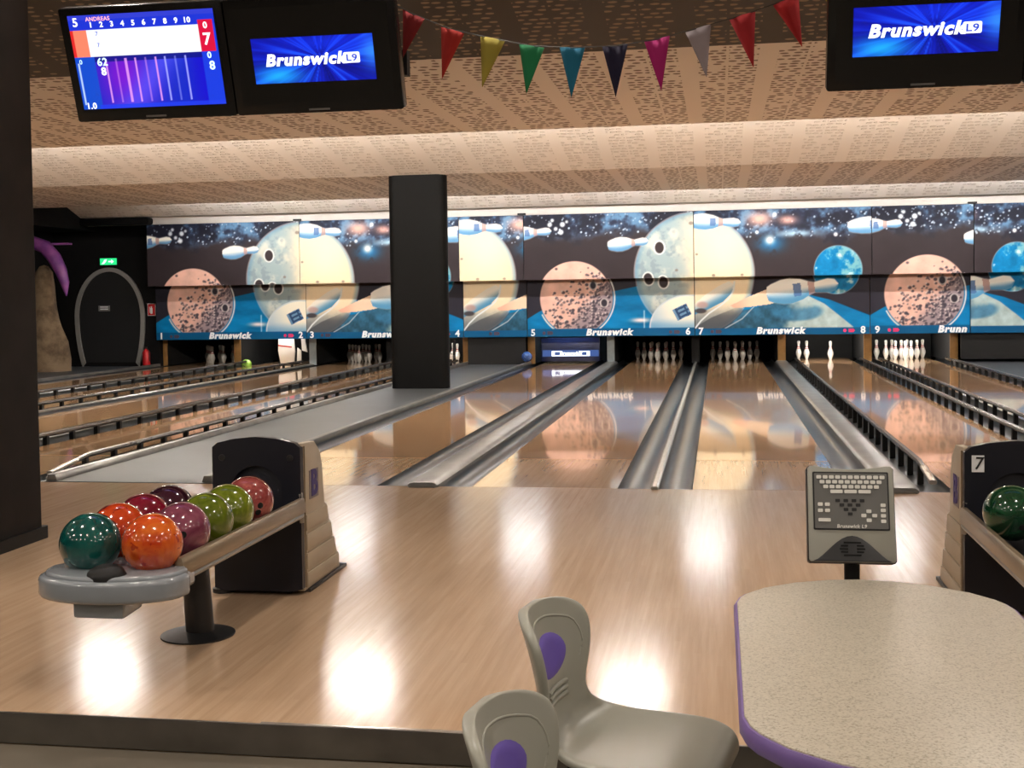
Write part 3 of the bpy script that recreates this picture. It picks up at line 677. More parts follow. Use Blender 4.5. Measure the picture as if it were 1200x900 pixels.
PERIOD = 3.322
def paintfun(kind):
    def f(X, Z):
        if kind == 'A': px = 617 + X / PERIOD * 197.3; py = 394.5 - (Z - .565) / .01672
        else: px = 815 + X / PERIOD * 208.2; py = 393.2 - (Z - .565) / .0164
        P = Paint(px, py, (50, 45, 50)); (panelA if kind == 'A' else panelB)(P); stripe(P); return P.c
    return f
YU, YLo = 15.49, 15.84; ZU0, ZU1, ZD0, ZD1 = 1.70, 2.98, 0.565, 1.78
_grid = {}
def mural(kind, u0, u1, X, who, letters):
    for up in (True, False):
        z0, z1, yy = (ZU0, ZU1, YU) if up else (ZD0, ZD1, YLo)
        key = (kind, u0, u1, up)
        if key not in _grid: _grid[key] = colour_grid('printed_face', u0, u1, z0, z1, 0.0125, paintfun(kind), M['mural'])
        o = thing('mural_panel', ('upper' if up else 'lower') + ' space mural panel ' + who, 'mural panel', (X + 0.004, yy, 0), 0, 'space mural panels')
        f = link('printed_face', _grid[key], o); f.scale.x = (u1 - u0 - 0.008) / (u1 - u0)
        MB().box(0, u1 - u0 - 0.008, 0.003, 0.045, z0, z1).build('backing_board', M['black'], o, loc=(0, 0, 0))
        if not up:
            for s_, x_, sz, mk in letters:
                kw = dict(bold=0.006, ext=0.003) if not s_.startswith('Brun') else dict(bold=0.010, shear=0.22, ext=0.003, xs=1.06)
                if s_ in '**':
                    MB().tube([(x_ - 0.07, -0.006, 0.635), (x_ - 0.069, -0.001, 0.635)], 0.035, 8).prism([(x_ + 0.0, 0.60), (x_ + 0.09, 0.60), (x_ + 0.12, 0.635), (x_ + 0.09, 0.67), (x_, 0.67)], 'y', -0.006, -0.001).build('lane_marker', M[mk], o)
                else: lettering(s_, sz, M['letter'], o, (x_, -0.004, 0.64), name='lettering', **kw)
BW = ('Brunswick', 1.63, 0.175, None)
def nums(a, b, ma, mb):
    return [(a, 0.11, 0.185, None), ('*', 0.40, 0, ma), BW, ('*', 2.92, 0, mb), (b, 3.19, 0.185, None)]
mural('A', 0, PERIOD, -11.285, 'with the pink moon over lanes one and two', nums('1', '2', 'darkdot', 'pinkdot'))
mural('B', 0, PERIOD, -7.962, 'left of the column over lanes three and four', nums('3', '4', 'darkdot', 'pinkdot'))
mural('B', 0, 1.30, -4.637, 'narrow piece with cream half ball right of the column', [('*', 0.62, 0, 'darkdot')])
mural('A', 0, PERIOD, -3.33, 'with moon and finger holes over lanes five and six', nums('5', '6', 'darkdot', 'darkdot'))
mural('B', 0, PERIOD, 0.0, 'with comet pin and small earth over lanes seven and eight', nums('7', '8', 'darkdot', 'pinkdot'))
mural('A', 0, 1.83, 3.327, 'cut off beside the moon over lane nine', [('9', 0.13, 0.185, None), ('*', 0.42, 0, 'pinkdot'), ('Brunn', 1.50, 0.175, None)])
mural('B', 1.95, PERIOD, 5.165, 'with half an earth at the right edge', [])
mural('A', 0, PERIOD, 6.54, 'beyond the right edge of the picture', [BW])
# clips above the seams
for x in (-7.962, -3.33, 5.16):
    tag(MB().box(x - 0.11, x + 0.05, 15.44, 15.52, 2.985, 3.02).build('hanging_clip', M['black']), 'small black clip on the mural top edge near %s' % {-7.962: 'lanes two and three', -3.33: 'the number five', 5.16: 'the right edge'}[x], 'clip')
# ================================================================ monitors
def burst(X, Z):
    """blue light-burst picture; X in 0..1, Z in 0..1"""
    ang = np.arctan2((Z - .52) * .42, X - .56); d = np.hypot((Z - .52) * .42, X - .56)
    ray = vnoise(ang * 9 + 40, d * 1.2, 1.0, 7) * .6 + vnoise(ang * 23 + 90, d, 1.0, 17) * .4
    c = np.array((8, 22, 190)) * (.45 + .9 * ray[..., None])
    g = (sst(.45, .85, ray) * .65)[..., None]; c = c * (1 - g) + np.array((36, 110, 250)) * g
    g = np.exp(-(((X - .2) / .2) ** 2 + ((Z - .16) / .22) ** 2))[..., None] * .8; c = c * (1 - g) + np.array((30, 190, 255)) * g
    g = np.exp(-(((X - .99) / .09) ** 2 + ((Z - .6) / .35) ** 2))[..., None] * .7; c = c * (1 - g) + np.array((60, 160, 255)) * g
    g = np.exp(-(((X - .6) / .3) ** 2 + ((Z - .85) / .2) ** 2))[..., None] * .5; c = c * (1 - g) + np.array((20, 60, 255)) * g
    return np.clip(c, 0, 255)
def score(X, Z):
    P = Paint(X, Z, (18, 40, 190)); n = fbm(X * 10, Z * 10, 3, 3)
    v = np.exp(-(((X - .33) / .2) ** 2 + ((Z - .35) / .4) ** 2)); P.lay((120, 20, 200), v); P.lay((90, 90, 250), np.exp(-(((X - .5 - (Z - .3) * .5) / .13) ** 2)) * .6); P.lay((20, 10, 200), sst(.72, .9, X) * .9)
    P.lay((14, 80, 200), (X < .14) * .85); P.lay((24, 70, 220), (X > .885) * .8); P.lay((10, 20, 120), ((Z > .5) & (Z < .56) & (X > .14) & (X < .885)) * .8)
    P.lay((26, 50, 205), (Z > .845) * 1.0); P.lay((70, 70, 200), (Z > .95) * .5)
    P.lay((246, 250, 255), ((Z > .56) & (Z < .845) & (X > .115) & (X < .885)) * 1.0); P.lay((250, 130, 100), ((Z > .56) & (Z < .845) & (X < .115)) * 1.0); P.lay((220, 40, 40), ((Z > .56) & (Z < .845) & (X < .018)) * 1.0)
    P.lay((214, 16, 60), ((Z > .56) & (Z < .89) & (X > .885) & (X < .985)) * 1.0)
    for i in range(9):
        x_ = .215 + i * .069; P.lay((226, 150, 235) if i < 6 else (160, 160, 250), ((np.abs(X - x_) < .006) & (Z > .06) & (Z < .53)) * (.9 if i % 3 != 1 else .5))
    P.lay((200, 220, 255), ((np.abs(X - .018) < .006) & (Z > .05) & (Z < .5)) * .9); P.lay((30, 60, 230), ((Z < .045) & (X > .12)) * .8)
    return np.clip(P.c, 0, 255)
M['glowtext'] = emit('white_screen_text', (1, 1, 1), 1.2); M['glowblue'] = emit('blue_screen_text', (0.02, 0.06, 0.6), 1.0); M['glowcyan'] = emit('pale_screen_text', (0.6, 0.9, 1.0), 1.3); M['glowpink'] = emit('pink_screen_text', (1.0, 0.45, 0.6), 1.0)
burst_me = colour_grid('screen', 0, 1, 0, 1, 1 / 110, burst, M['screen']); score_me = colour_grid('screen', 0, 1, 0, 1, 1 / 170, score, M['screen'])
TILT = math.radians(19)
def monitor(xc, label, kind, sw_, sh_, zoff=0.0, W=0.80, H=0.53):
    o = thing('monitor', label, 'monitor', (xc, -3.2, 2.235)); o.rotation_euler = (TILT, 0, 0)
    b = MB().prism(rrect(-W / 2, W / 2, 0, H, 0.012, 3), 'y', 0.0, 0.07).build('housing', M['screenblack'], o, bevel=0.004)
    gl = MB().prism(rrect(-W / 2 + 0.035, W / 2 - 0.035, 0.045, H - 0.045, 0.006, 2), 'y', -0.002, 0.002).build('bezel_glass', M['screenblack'], o)
    zc = H / 2 + zoff
    s_ = link('screen', score_me if kind == 'score' else burst_me, o, (-sw_ / 2, -0.004, zc - sh_ / 2)); s_.scale = (sw_, 1, sh_)
    MB().box(-0.05, 0.05, -0.003, 0.0, 0.012, 0.02).build('maker_badge', M['keypad'], o)
    if kind == 'score':
        def T(s, size, x, z, mk='glowtext', **kw): lettering(s, size, M[mk], gl, (-sw_ / 2 + x * sw_, -0.007, zc - sh_ / 2 + z * sh_), ext=0.0005, name='screen_text', **kw)
        T('5', .055, .05, .925, bold=.001); T('ANDREAS', .026, .21, .955, 'glowpink', bold=.0006)
        for i in range(10): T(str(i + 1), .034, .155 + i * .0735, .895, bold=.001)
        T('0', .04, .935, .83, bold=.001); T('7', .075, .935, .685, bold=.0016); T('0', .04, .935, .52, 'glowcyan', bold=.001); T('8', .055, .945, .41, 'glowcyan', bold=.0014)
        T('62', .05, .19, .50, 'glowcyan', bold=.001); T('8', .05, .19, .40, bold=.0015); T('0', .03, .04, .51, 'glowcyan'); T('7', .028, .185, .80, 'glowblue'); T('7', .028, .185, .68, 'glowblue'); T('1.0', .04, .06, .035, bold=.001)
    else:
        k = sw_ / .575
        lettering('Brunswick', .072 * k, M['glowtext'], gl, (-.04 * k, -0.007, zc), name='screen_logo', bold=.0034, shear=.22, ext=.0005, xs=1.1)
        x = .182 * k
        MB().prism(rrect(x - .038, x + .038, zc - .024, zc + .024, .006, 2), 'y', -.0068, -.006).build('logo_box', M['glowtext'], gl)
        lettering('L9', .042 * k, M['glowblue'], gl, (x, -0.0085, zc - .002), name='logo_mark', bold=.001, ext=.0003, xs=1.25)
    MB().box(-0.02, 0.02, 0.07, 0.30, 0.22, 0.26).build('arm_stub', M['black'], o)
    return o
monitor(-2.165, 'left hanging monitor showing a coloured score sheet', 'score', .715, .435, zoff=0.012)
monitor(-1.36, 'hanging monitor with blue logo screen beside the score sheet', 'logo', .575, .205, zoff=-0.02)
monitor(1.32, 'hanging monitor with blue logo screen at the right', 'logo', .590, .205, zoff=-0.02)
monitor(2.125, 'hanging monitor cut off by the right edge', 'logo', .575, .205, zoff=-0.02)
for x, w_ in ((-1.76, 'left pair of monitors'), (1.72, 'right pair of monitors')):
    B = thing('ceiling_bracket', 'black ceiling bracket carrying the ' + w_, 'bracket', (x, -2.9, 2.5))
    MB().box(-0.75, 0.75, -0.03, 0.03, -0.06, 0.06).build('crossbar', M['black'], B)
    for s_ in (-0.4, 0.4): MB().tube([(s_, 0, 0.06), (s_, 0, 1.3)], 0.025, 10).build('drop_rod', M['black'], B, smooth=0.6)

# ================================================================ bunting
FL = [(-0.950, 2.704, -1.007, 2.503, (140, 22, 26)), (-0.766, 2.623, -0.823, 2.399, (186, 38, 28)), (-0.576, 2.574, -0.624, 2.346, (176, 160, 60)), (-0.391, 2.530, -0.419, 2.310, (24, 138, 84)),
      (-0.201, 2.513, -0.211, 2.286, (18, 116, 150)), (-0.004, 2.511, -0.003, 2.273, (22, 16, 52)), (0.187, 2.533, 0.204, 2.296, (186, 24, 118)), (0.372, 2.574, 0.408, 2.353, (168, 156, 162)),
      (0.570, 2.621, 0.617, 2.382, (174, 24, 34)), (0.762, 2.679, 0.832, 2.467, (186, 26, 30)), (0.937, 2.753, 1.017, 2.571, (170, 150, 40))]
bt = thing('pennant_bunting', 'string of coloured triangular pennants sagging between the monitors', 'bunting', (0, -3.02, 0))
pts = [(-1.12, 0.0, 2.80)] + [(a, 0.0, b) for a, b, *_ in FL] + [(1.12, 0, 2.84)]
MB().tube(pts, 0.003, 6).build('cord', M['dark'], bt)
for i, (x, z, tx, tz, c) in enumerate(FL):
    k0, k1 = pts[i], pts[i + 2]; d = Vector((k1[0] - k0[0], 0, k1[2] - k0[2])).normalized(); hw = 0.059
    L_, R_ = Vector((x, 0, z)) - d * hw, Vector((x, 0, z)) + d * hw; T_ = Vector((tx, 0.0, tz)); v = []; f = []
    N = 6
    for j in range(N + 1):
        q = j / N
        for e in range(5):
            P_ = (L_ * (1 - e / 4) + R_ * (e / 4)) * (1 - q * .995) + T_ * (q * .995)
            v.append((P_.x, 0.012 * math.sin(e * 1.4 + i) * (1 - q) + 0.02 * q * math.sin(i * 2.1), P_.z))
    for j in range(N):
        for e in range(4): f.append((j * 5 + e, j * 5 + e + 1, (j + 1) * 5 + e + 1, (j + 1) * 5 + e))
    fm = mat('pennant_fabric_%d' % i, tuple(int(q * .84) for q in c), 0.9, var=0.06)
    o = link('pennant', mesh('pennant', v, f, fm, True), bt); md = o.modifiers.new('thickness', 'SOLIDIFY'); md.thickness = 0.002

# ================================================================ score console
co = thing('score_console', 'grey keypad console on a black pole behind the table', 'console', (0.79, -5.42, ZL))
MB().tube([(0, 0, 0.012), (0, 0, 0.80)], 0.020, 12).build('pole', M['black'], co, smooth=0.6)
MB().lathe([(0, 0), (0.11, 0), (0.11, 0.008), (0.03, 0.02), (0, 0.02)], 24).build('base_plate', M['black'], co, smooth=0.6)
hd = link('head', None, co, (-0.003, -0.055, 0.775), (math.radians(-15), 0, 0)); hd.empty_display_size = 0.05
# outline of the casing with a shallow dip on top
out = [(-0.104, 0.0), (0.104, 0.0), (0.109, 0.006), (0.108, 0.243), (0.102, 0.249), (0.09, 0.249)] + [(0.09 - 0.18 * i / 8, 0.249 - 0.009 * math.sin(PI * i / 8)) for i in range(1, 8)] + [(-0.09, 0.249), (-0.102, 0.249), (-0.108, 0.243), (-0.109, 0.006)]
bpy.data.objects.remove(hd)
CR = (math.radians(-15), 0, 0); CL = (-0.003, -0.045, 0.775)
case = MB().prism([(x * 1.025, z * 1.012 - .002) for x, z in out], 'y', 0.004, 0.05).build('casing', M['dark'], co, bevel=0.003, loc=CL, rot=CR)
MB().prism(out, 'y', -0.006, 0.004).build('face_frame', M['console'], case, bevel=0.002)
MB().prism(rrect(-0.096, 0.096, 0.082, 0.233, 0.003, 2), 'y', -0.008, -0.005).build('keypad_rim', M['dark'], case)
MB().prism(rrect(-0.092, 0.092, 0.086, 0.229, 0.002, 2), 'y', -0.010, -0.007).build('keypad', M['keypad'], case)
sp = [(-0.1, 0.002), (0.1, 0.002)] + [(0.1 - 0.2 * i / 16, 0.002 + 0.066 * math.sin(PI * i / 16) ** 1.5) for i in range(1, 16)]
MB().prism(sp, 'y', -0.009, -0.004).build('speaker_hood', M['dark'], case, bevel=0.002)
for i, (z, w_) in enumerate(((0.050, 0.022), (0.042, 0.029), (0.034, 0.032), (0.026, 0.029), (0.018, 0.022))):
    if i in (0, 4): MB().box(-w_, w_, -0.0102, -0.0085, z - 0.002, z + 0.002).build('speaker_slot', M['pit'], case)
    else:
        MB().box(-w_, -0.011, -0.0102, -0.0085, z - 0.002, z + 0.002).build('speaker_slot', M['pit'], case); MB().box(0.011, w_, -0.0102, -0.0085, z - 0.002, z + 0.002).build('speaker_slot', M['pit'], case)
key = MB().prism(rrect(-0.0062, 0.0062, -0.0044, 0.0044, 0.0018, 2), 'y', -0.0125, -0.0095).data('key', M['key'], 0.6)
wide = MB().prism(rrect(-0.0155, 0.0155, -0.0044, 0.0044, 0.0018, 2), 'y', -0.0125, -0.0095).data('key', M['key'], 0.6)
tiny = MB().box(-0.0008, 0.0008, -0.0132, -0.0125, -0.0022, 0.0022).data('key_mark', M['keypad'])
rng = random.Random(5)
def put_key(me, x, z):
    o = link('key', me, case, (x, 0, z))
for i in range(11): put_key(key, -0.080 + i * 0.0160, 0.219)
for i in range(10): put_key(key, -0.072 + i * 0.0160, 0.2065)
for i in range(9): put_key(key, -0.063 + i * 0.0160, 0.194)
for i in range(3): put_key(wide, -0.036 + i * 0.0355, 0.1815)
for x, z in ((-0.078, 0.148), (-0.060, 0.148), (-0.078, 0.132), (-0.060, 0.132), (0.080, 0.147), (0.080, 0.134), (0.080, 0.120), (0.080, 0.106), (0.044, 0.131), (0.031, 0.120), (0.058, 0.120), (0.044, 0.108)): put_key(key, x, z)
put_key(wide, -0.068, 0.1075)
for r in range(4):
    for k in range(4 - r): link('pin_button', MB().prism(rrect(-0.006, 0.006, -0.004, 0.004, 0.001, 1), 'y', -0.0112, -0.0095).data('pin_button', M['dark']), case, (-0.003 + (k - (3 - r) / 2) * 0.0205, 0, 0.158 - r * 0.0115))
lettering('Brunswick L9', 0.0125, M['key'], case, (0.0, -0.0108, 0.0915), bold=0.0004, shear=0.15, ext=0.0004)

# ================================================================ table
half = [(0.0, 1.0)]
back = [(0.485, -5.79), (0.494, -5.738), (0.509, -5.70), (0.554, -5.634), (0.632, -5.571), (0.72, -5.532), (0.80, -5.519)]
L_ = [(x - 0.80, y + 6.20) for x, y in back]                       # left back quarter, centred
Q = L_ + [(-x, y) for x, y in L_[-2::-1]]                          # whole back end, left to right
front = [(-x * 1.0, -y * 0.95) for x, y in Q]
outline = (Q + front)[::-1]
tb = thing('bowling_table', 'speckled cream table with purple edge in the right foreground', 'table', (0.80, -6.20, ZL))
zt = 0.64 - ZL
def inset(P, k): return [(x * (1 - k / 0.31), y * (1 - k / 0.68)) for x, y in P]
MB().prism(inset(outline, 0.004), 'z', zt - 0.030, zt).build('table_top', M['laminate'], tb, bevel=0.002)
e = MB()
nq = len(outline); v = []
for (k, z) in ((0.0, zt - 0.003), (-0.004, zt - 0.010), (-0.004, zt - 0.030), (0.0, zt - 0.036), (0.010, zt - 0.036), (0.010, zt - 0.003)):
    v += [(x, y, z) for x, y in inset(outline, k)]
f = []
for r in range(6):
    for j in range(nq): f.append((r * nq + j, r * nq + (j + 1) % nq, ((r + 1) % 6) * nq + (j + 1) % nq, ((r + 1) % 6) * nq + j))
e.add(v, f).build('edge_band', M['purple_edge'], tb, smooth=0.8)
MB().tube([(0, 0, 0.02), (0, 0, zt - 0.03)], 0.05, 16).build('pedestal', M['dark'], tb, smooth=0.6)
MB().lathe([(0, 0), (0.24, 0), (0.24, 0.012), (0.07, 0.03), (0, 0.03)], 28).build('base_plate', M['dark'], tb, smooth=0.6)

# ================================================================ chairs
def chair(x, y, rz, label):
    C = thing('moulded_chair', label, 'chair', (x, y, ZL), rz, 'moulded chairs at the table')
    # profile in local x (forward) / z : front lip -> seat -> back
    K = [(0.415, 0.385), (0.412, 0.415), (0.385, 0.435), (0.32, 0.440), (0.22, 0.432), (0.12, 0.428), (0.055, 0.440), (0.022, 0.480), (0.010, 0.525), (0.004, 0.572), (-0.006, 0.625), (-0.020, 0.677), (-0.030, 0.707), (-0.037, 0.728), (-0.041, 0.740), (-0.043, 0.746)]
    Wd = [0.165, 0.190, 0.205, 0.215, 0.215, 0.205, 0.180, 0.150, 0.140, 0.158, 0.182, 0.186, 0.166, 0.130, 0.086, 0.036]
    dish = [0.0, 0.0, 0.0, 0.004, 0.010, 0.02, 0.045, 0.062, 0.068, 0.070, 0.070, 0.070, 0.070, 0.070, 0.070, 0.070]
    nS = 12; v = []; f = []
    P = [Vector((a, 0, b)) for a, b in K]; Nn = []
    for i in range(len(P)):
        d = (P[min(i + 1, len(P) - 1)] - P[max(i - 1, 0)]).normalized(); Nn.append(Vector((d.z, 0, -d.x)))   # towards the sitter
    def surf(i, s, lift=0.0):
        i0 = min(int(i), len(P) - 2); t_ = i - i0
        p = P[i0].lerp(P[i0 + 1], t_); nn = Nn[i0].lerp(Nn[i0 + 1], t_).normalized(); w_ = Wd[i0] * (1 - t_) + Wd[i0 + 1] * t_; dd = dish[i0] * (1 - t_) + dish[i0 + 1] * t_
        return p + Vector((0, s * w_, 0)) + nn * (dd * (s * w_ / 0.19) ** 2 + lift)
    for i in range(len(P)):
        for j in range(nS + 1): v.append(surf(i, -1 + 2 * j / nS))
    for i in range(len(P) - 1):
        for j in range(nS):
            f.append((i * (nS + 1) + j, i * (nS + 1) + j + 1, (i + 1) * (nS + 1) + j + 1, (i + 1) * (nS + 1) + j))
    o = link('shell', mesh('shell', v, f, M['chair'], True), C)
    md = o.modifiers.new('thickness', 'SOLIDIFY'); md.thickness = 0.024; md.offset = 0.0
    md = o.modifiers.new('soft', 'SUBSURF'); md.levels = 2; md.render_levels = 2
    # raised ring + purple oval pad on the backrest
    def patch(ci, cs, ri, rs, lift0, lift1, m_, name, n=28, rings=4):
        vv = []; ff = []
        for r in range(rings + 1):
            q = r / rings
            for k in range(n):
                a = 2 * PI * k / n; l = lift1 if r < rings else lift0
                ii = ci + ri * q * math.sin(a); i0 = int(ii); wl = Wd[i0] * (1 - ii + i0) + Wd[i0 + 1] * (ii - i0); vv.append(surf(ii, cs + rs * q * math.cos(a) / wl, l))
        for r in range(rings):
            for k in range(n): ff.append((r * n + k, (r + 1) * n + k, (r + 1) * n + (k + 1) % n, r * n + (k + 1) % n))
        return MB().add(vv, ff).build(name, m_, C, smooth=0.9)
    patch(10.0, 0.0, 1.12, 0.100, 0.006, 0.0165, M['purple'], 'oval_pad')
    for i in range(3):
        s0 = 8.55 - i * 0.30; vv = []
        pth = [surf(s0, -0.42 + 0.84 * k / 6, 0.014) for k in range(7)]
        MB().tube(pth, 0.006, 8).build('ridge', M['chair'], C, smooth=0.8)
    # raised rim line round the pad
    pth = [surf(9.95 + 2.1 * math.sin(a), 0.78 * math.cos(a), 0.0125) for a in np.linspace(-0.3, PI + 0.3, 26)]
    MB().tube(pth, 0.003, 8).build('rim_line', M['chair'], C, smooth=0.8)
    MB().tube([(0.20, 0, 0.015), (0.20, 0, 0.41)], 0.035, 14).build('pedestal', M['dark'], C, smooth=0.6)
    MB().box(0.08, 0.32, -0.10, 0.10, 0.395, 0.415).build('seat_plate', M['dark'], C, bevel=0.004)
    MB().lathe([(0, 0), (0.15, 0), (0.15, 0.008), (0.05, 0.02), (0, 0.02)], 24, (0.20, 0, 0)).build('base_plate', M['dark'], C, smooth=0.6)
    return C
chair(0.045, -5.88, math.radians(-11), 'grey moulded chair with purple oval pad, whole seat in view')
chair(0.062, -6.60, math.radians(-10), 'nearer grey moulded chair with only its purple-padded back in view')

# ================================================================ ball returns
M['logoplate'] = mat('logo_plate', (128, 118, 120), 0.5); M['logoink'] = mat('logo_ink', (58, 46, 118), 0.5)
def ball_return(x, label, number=None):
    R = thing('ball_return', label, 'ball return', (x, 0, 0))
    hw = 0.213; yf = -3.28; shells = {}
    # side shells (beige), with stepped lower half
    side = [(yf, 0.015), (-2.735, 0.015), (-2.76, 0.10), (-2.80, 0.105), (-2.825, 0.19), (-2.86, 0.195), (-2.88, 0.28), (-2.915, 0.285), (-2.935, 0.372), (-2.965, 0.378), (-2.985, 0.56), (-3.02, 0.64), (-3.10, 0.695), (yf, 0.705)]
    for s_ in (-1, 1):
        x0, x1 = (hw - 0.035, hw) if s_ > 0 else (-hw, -hw + 0.035)
        shells[s_] = MB().prism(side, 'x', x0, x1).build('side_shell', M['beige'], R, bevel=0.005)
        xx = hw if s_ > 0 else -hw - 0.006
        for (y1a, z1a, y1b, z1b) in ((-2.765, 0.03, -2.775, 0.095), (-2.81, 0.11, -2.835, 0.185), (-2.865, 0.20, -2.89, 0.275), (-2.92, 0.29, -2.945, 0.366)):
            MB().prism([(yf + 0.035, z1a), (y1a, z1a), (y1b, z1b), (yf + 0.035, z1b)], 'x', min(s_ * hw, s_ * (hw + 0.007)), max(s_ * hw, s_ * (hw + 0.007))).build('louvre', M['beige'], shells[s_], bevel=0.003)
        MB().box(xx, xx + 0.006, yf + 0.018, yf + 0.024, 0.03, 0.69).build('seam_strip', M['rack_rail'], shells[s_])
    MB().prism([(p[0] - 0.004, p[1] - 0.004 if p[1] > .1 else p[1]) for p in side], 'x', -hw + 0.035, hw - 0.035).build('core', M['navy'], R, bevel=0.003)
    # front plate with arched top and round ball opening
    n = 56; cz, r = 0.475, 0.128; top = lambda xx: 0.735 - 0.035 * (xx / hw) ** 2 - (0.012 if abs(xx) > hw - 0.02 else 0)
    ou = []; inn = []
    for k in range(n):
        a = 2 * PI * k / n; dx, dz = math.cos(a), math.sin(a); best = 9
        for q in range(1, 400):
            rr = q * 0.002; px, pz = rr * dx, cz + rr * dz
            if abs(px) > hw or pz < 0.02 or pz > top(min(hw, max(-hw, px))): best = rr; break
        ou.append((best * dx, cz + best * dz)); inn.append((r * dx, cz + r * dz))
    v = [(a, yf - 0.03, b) for a, b in ou] + [(a, yf - 0.03, b) for a, b in inn] + [(a, yf + 0.01, b) for a, b in ou] + [(a * .97, yf + 0.004, cz + (b - cz) * .97) for a, b in inn]
    f = []
    for k in range(n):
        j = (k + 1) % n; f += [(k, j, n + j, n + k), (k, 2 * n + k, 2 * n + j, j), (n + k, n + j, 3 * n + j, 3 * n + k)]
    fp = MB().add(v, f).build('front_plate', M['navy'], R, smooth=0.5)
    MB().lathe([(0, 0), (r, 0)], 32).build('ball_opening', M['pit'], fp, loc=(0, yf - 0.002, cz), rot=(PI / 2, 0, 0))
    for s_ in ((1,) if number else (-1, 1)): MB().lathe([(0.0, 0.004), (0.014, 0.003), (0.016, 0)], 14).build('bolt', M['dark'], fp, loc=(s_ * 0.165, yf - 0.031, 0.64), rot=(PI / 2, 0, 0))
    MB().box(-hw - 0.01, hw + 0.012, yf + 0.05, -2.66, 0.0, 0.018).build('floor_plate', M['dark'], R, bevel=0.003)
    MB().lathe([(0, 0), (0.05, 0), (0.05, 0.02), (0, 0.03)], 16).build('foot', M['dark'], R, loc=(-hw + 0.02, yf + 0.02, 0), smooth=0.6)
    # logo on the side
    for s_ in (1, -1):
        MB().box(min(s_ * hw, s_ * (hw + 0.003)), max(s_ * hw, s_ * (hw + 0.003)), -3.19, -3.06, 0.43, 0.565).build('logo_plate', M['logoplate'], shells[s_])
        lettering('B', 0.17, M['logoink'], shells[s_], (s_ * (hw + 0.004), -3.125, 0.497), rot=(PI / 2, 0, s_ * PI / 2), name='logo_letter', bold=0.005, ext=0.002)
    if number:
        MB().box(-0.185, -0.135, yf - 0.034, yf - 0.030, 0.605, 0.675).build('number_plate', M['letter'], fp)
        lettering(number, 0.075, M['dark'], fp, (-0.16, yf - 0.036, 0.64), bold=0.0, shear=0.15, name='number')
    # rack
    for s_ in (-1, 1):
        X = s_ * 0.213
        MB().prism([(X - 0.016, 0.385), (X + 0.016, 0.385), (X + 0.018, 0.43), (X + 0.010, 0.455), (X - 0.010, 0.455), (X - 0.018, 0.43)], 'y', -4.62, yf - 0.01).build('side_rail', M['rack_rail'], R, bevel=0.005)
        MB().tube([(X, -4.60, 0.375), (X, yf - 0.02, 0.375)], 0.014, 10).build('lower_tube', M['silver'], R, smooth=0.6)
        MB().tube([(X, yf - 0.02, 0.34), (X, yf - 0.022, 0.42), (X - s_ * 0.005, yf - 0.02, 0.47), (X - s_ * 0.02, yf - 0.0, 0.49)], 0.012, 10).build('hook', M['silver'], R, smooth=0.6)
    for X in (-0.16, -0.06, 0.06, 0.16): MB().tube([(X, -4.70, 0.40), (X, yf, 0.40)], 0.011, 8).build('ball_track', M['dark'], R, smooth=0.6)
    MB().box(-0.19, 0.19, -4.60, yf, 0.352, 0.362).build('tray', M['dark'], R)
    # grey nose
    P = [(-0.225, -4.50), (-0.232, -4.60)] + [(-0.275 + 0.0 * 0, -4.66)] + [(-0.27 * math.cos(a) , -4.70 - 0.155 * math.sin(a)) for a in np.linspace(0.15, PI - 0.15, 14)] + [(0.275, -4.66), (0.232, -4.60), (0.225, -4.50)]
    MB().prism(P, 'z', 0.335, 0.412).build('nose', M['nose'], R, bevel=0.016, seg=3)
    P2 = [(x * 0.93, -4.62 + (y + 4.62) * 0.86) for x, y in P]
    MB().prism([(x * 0.94, y + 0.02) for x, y in P], 'z', 0.40, 0.426).build('nose_rim', M['nose'], R, bevel=0.012, seg=3)
    MB().prism([(-0.10, -4.80), (0.09, -4.80), (0.075, -4.62), (-0.085, -4.62)], 'z', 0.275, 0.345).build('nose_tab', M['nose'], R, bevel=0.012)
    MB().lathe([(0, 0.014), (0.04, 0.012), (0.055, 0.004), (0.062, -0.012)], 24).build('oval_vent', M['black'], R, loc=(0.02, -4.785, 0.434), rot=(0.30, 0, 0), smooth=0.8).scale = (1.15, 0.95, 1.3)
    MB().tube([(0.01, -3.99, 0.01), (-0.01, -3.99, 0.36)], [0.058, 0.053], 20).build('post', M['dark'], R, smooth=0.6)
    MB().lathe([(0, 0), (0.15, 0), (0.15, 0.006), (0.06, 0.022), (0, 0.022)], 32).build('post_base', M['dark'], R, loc=(0, -3.99, 0.0), smooth=0.6)
    return R
ball_return(-1.665, 'ball return full of coloured balls left on the approach')
ball_return(1.68, 'ball return marked seven at the right edge', '7')

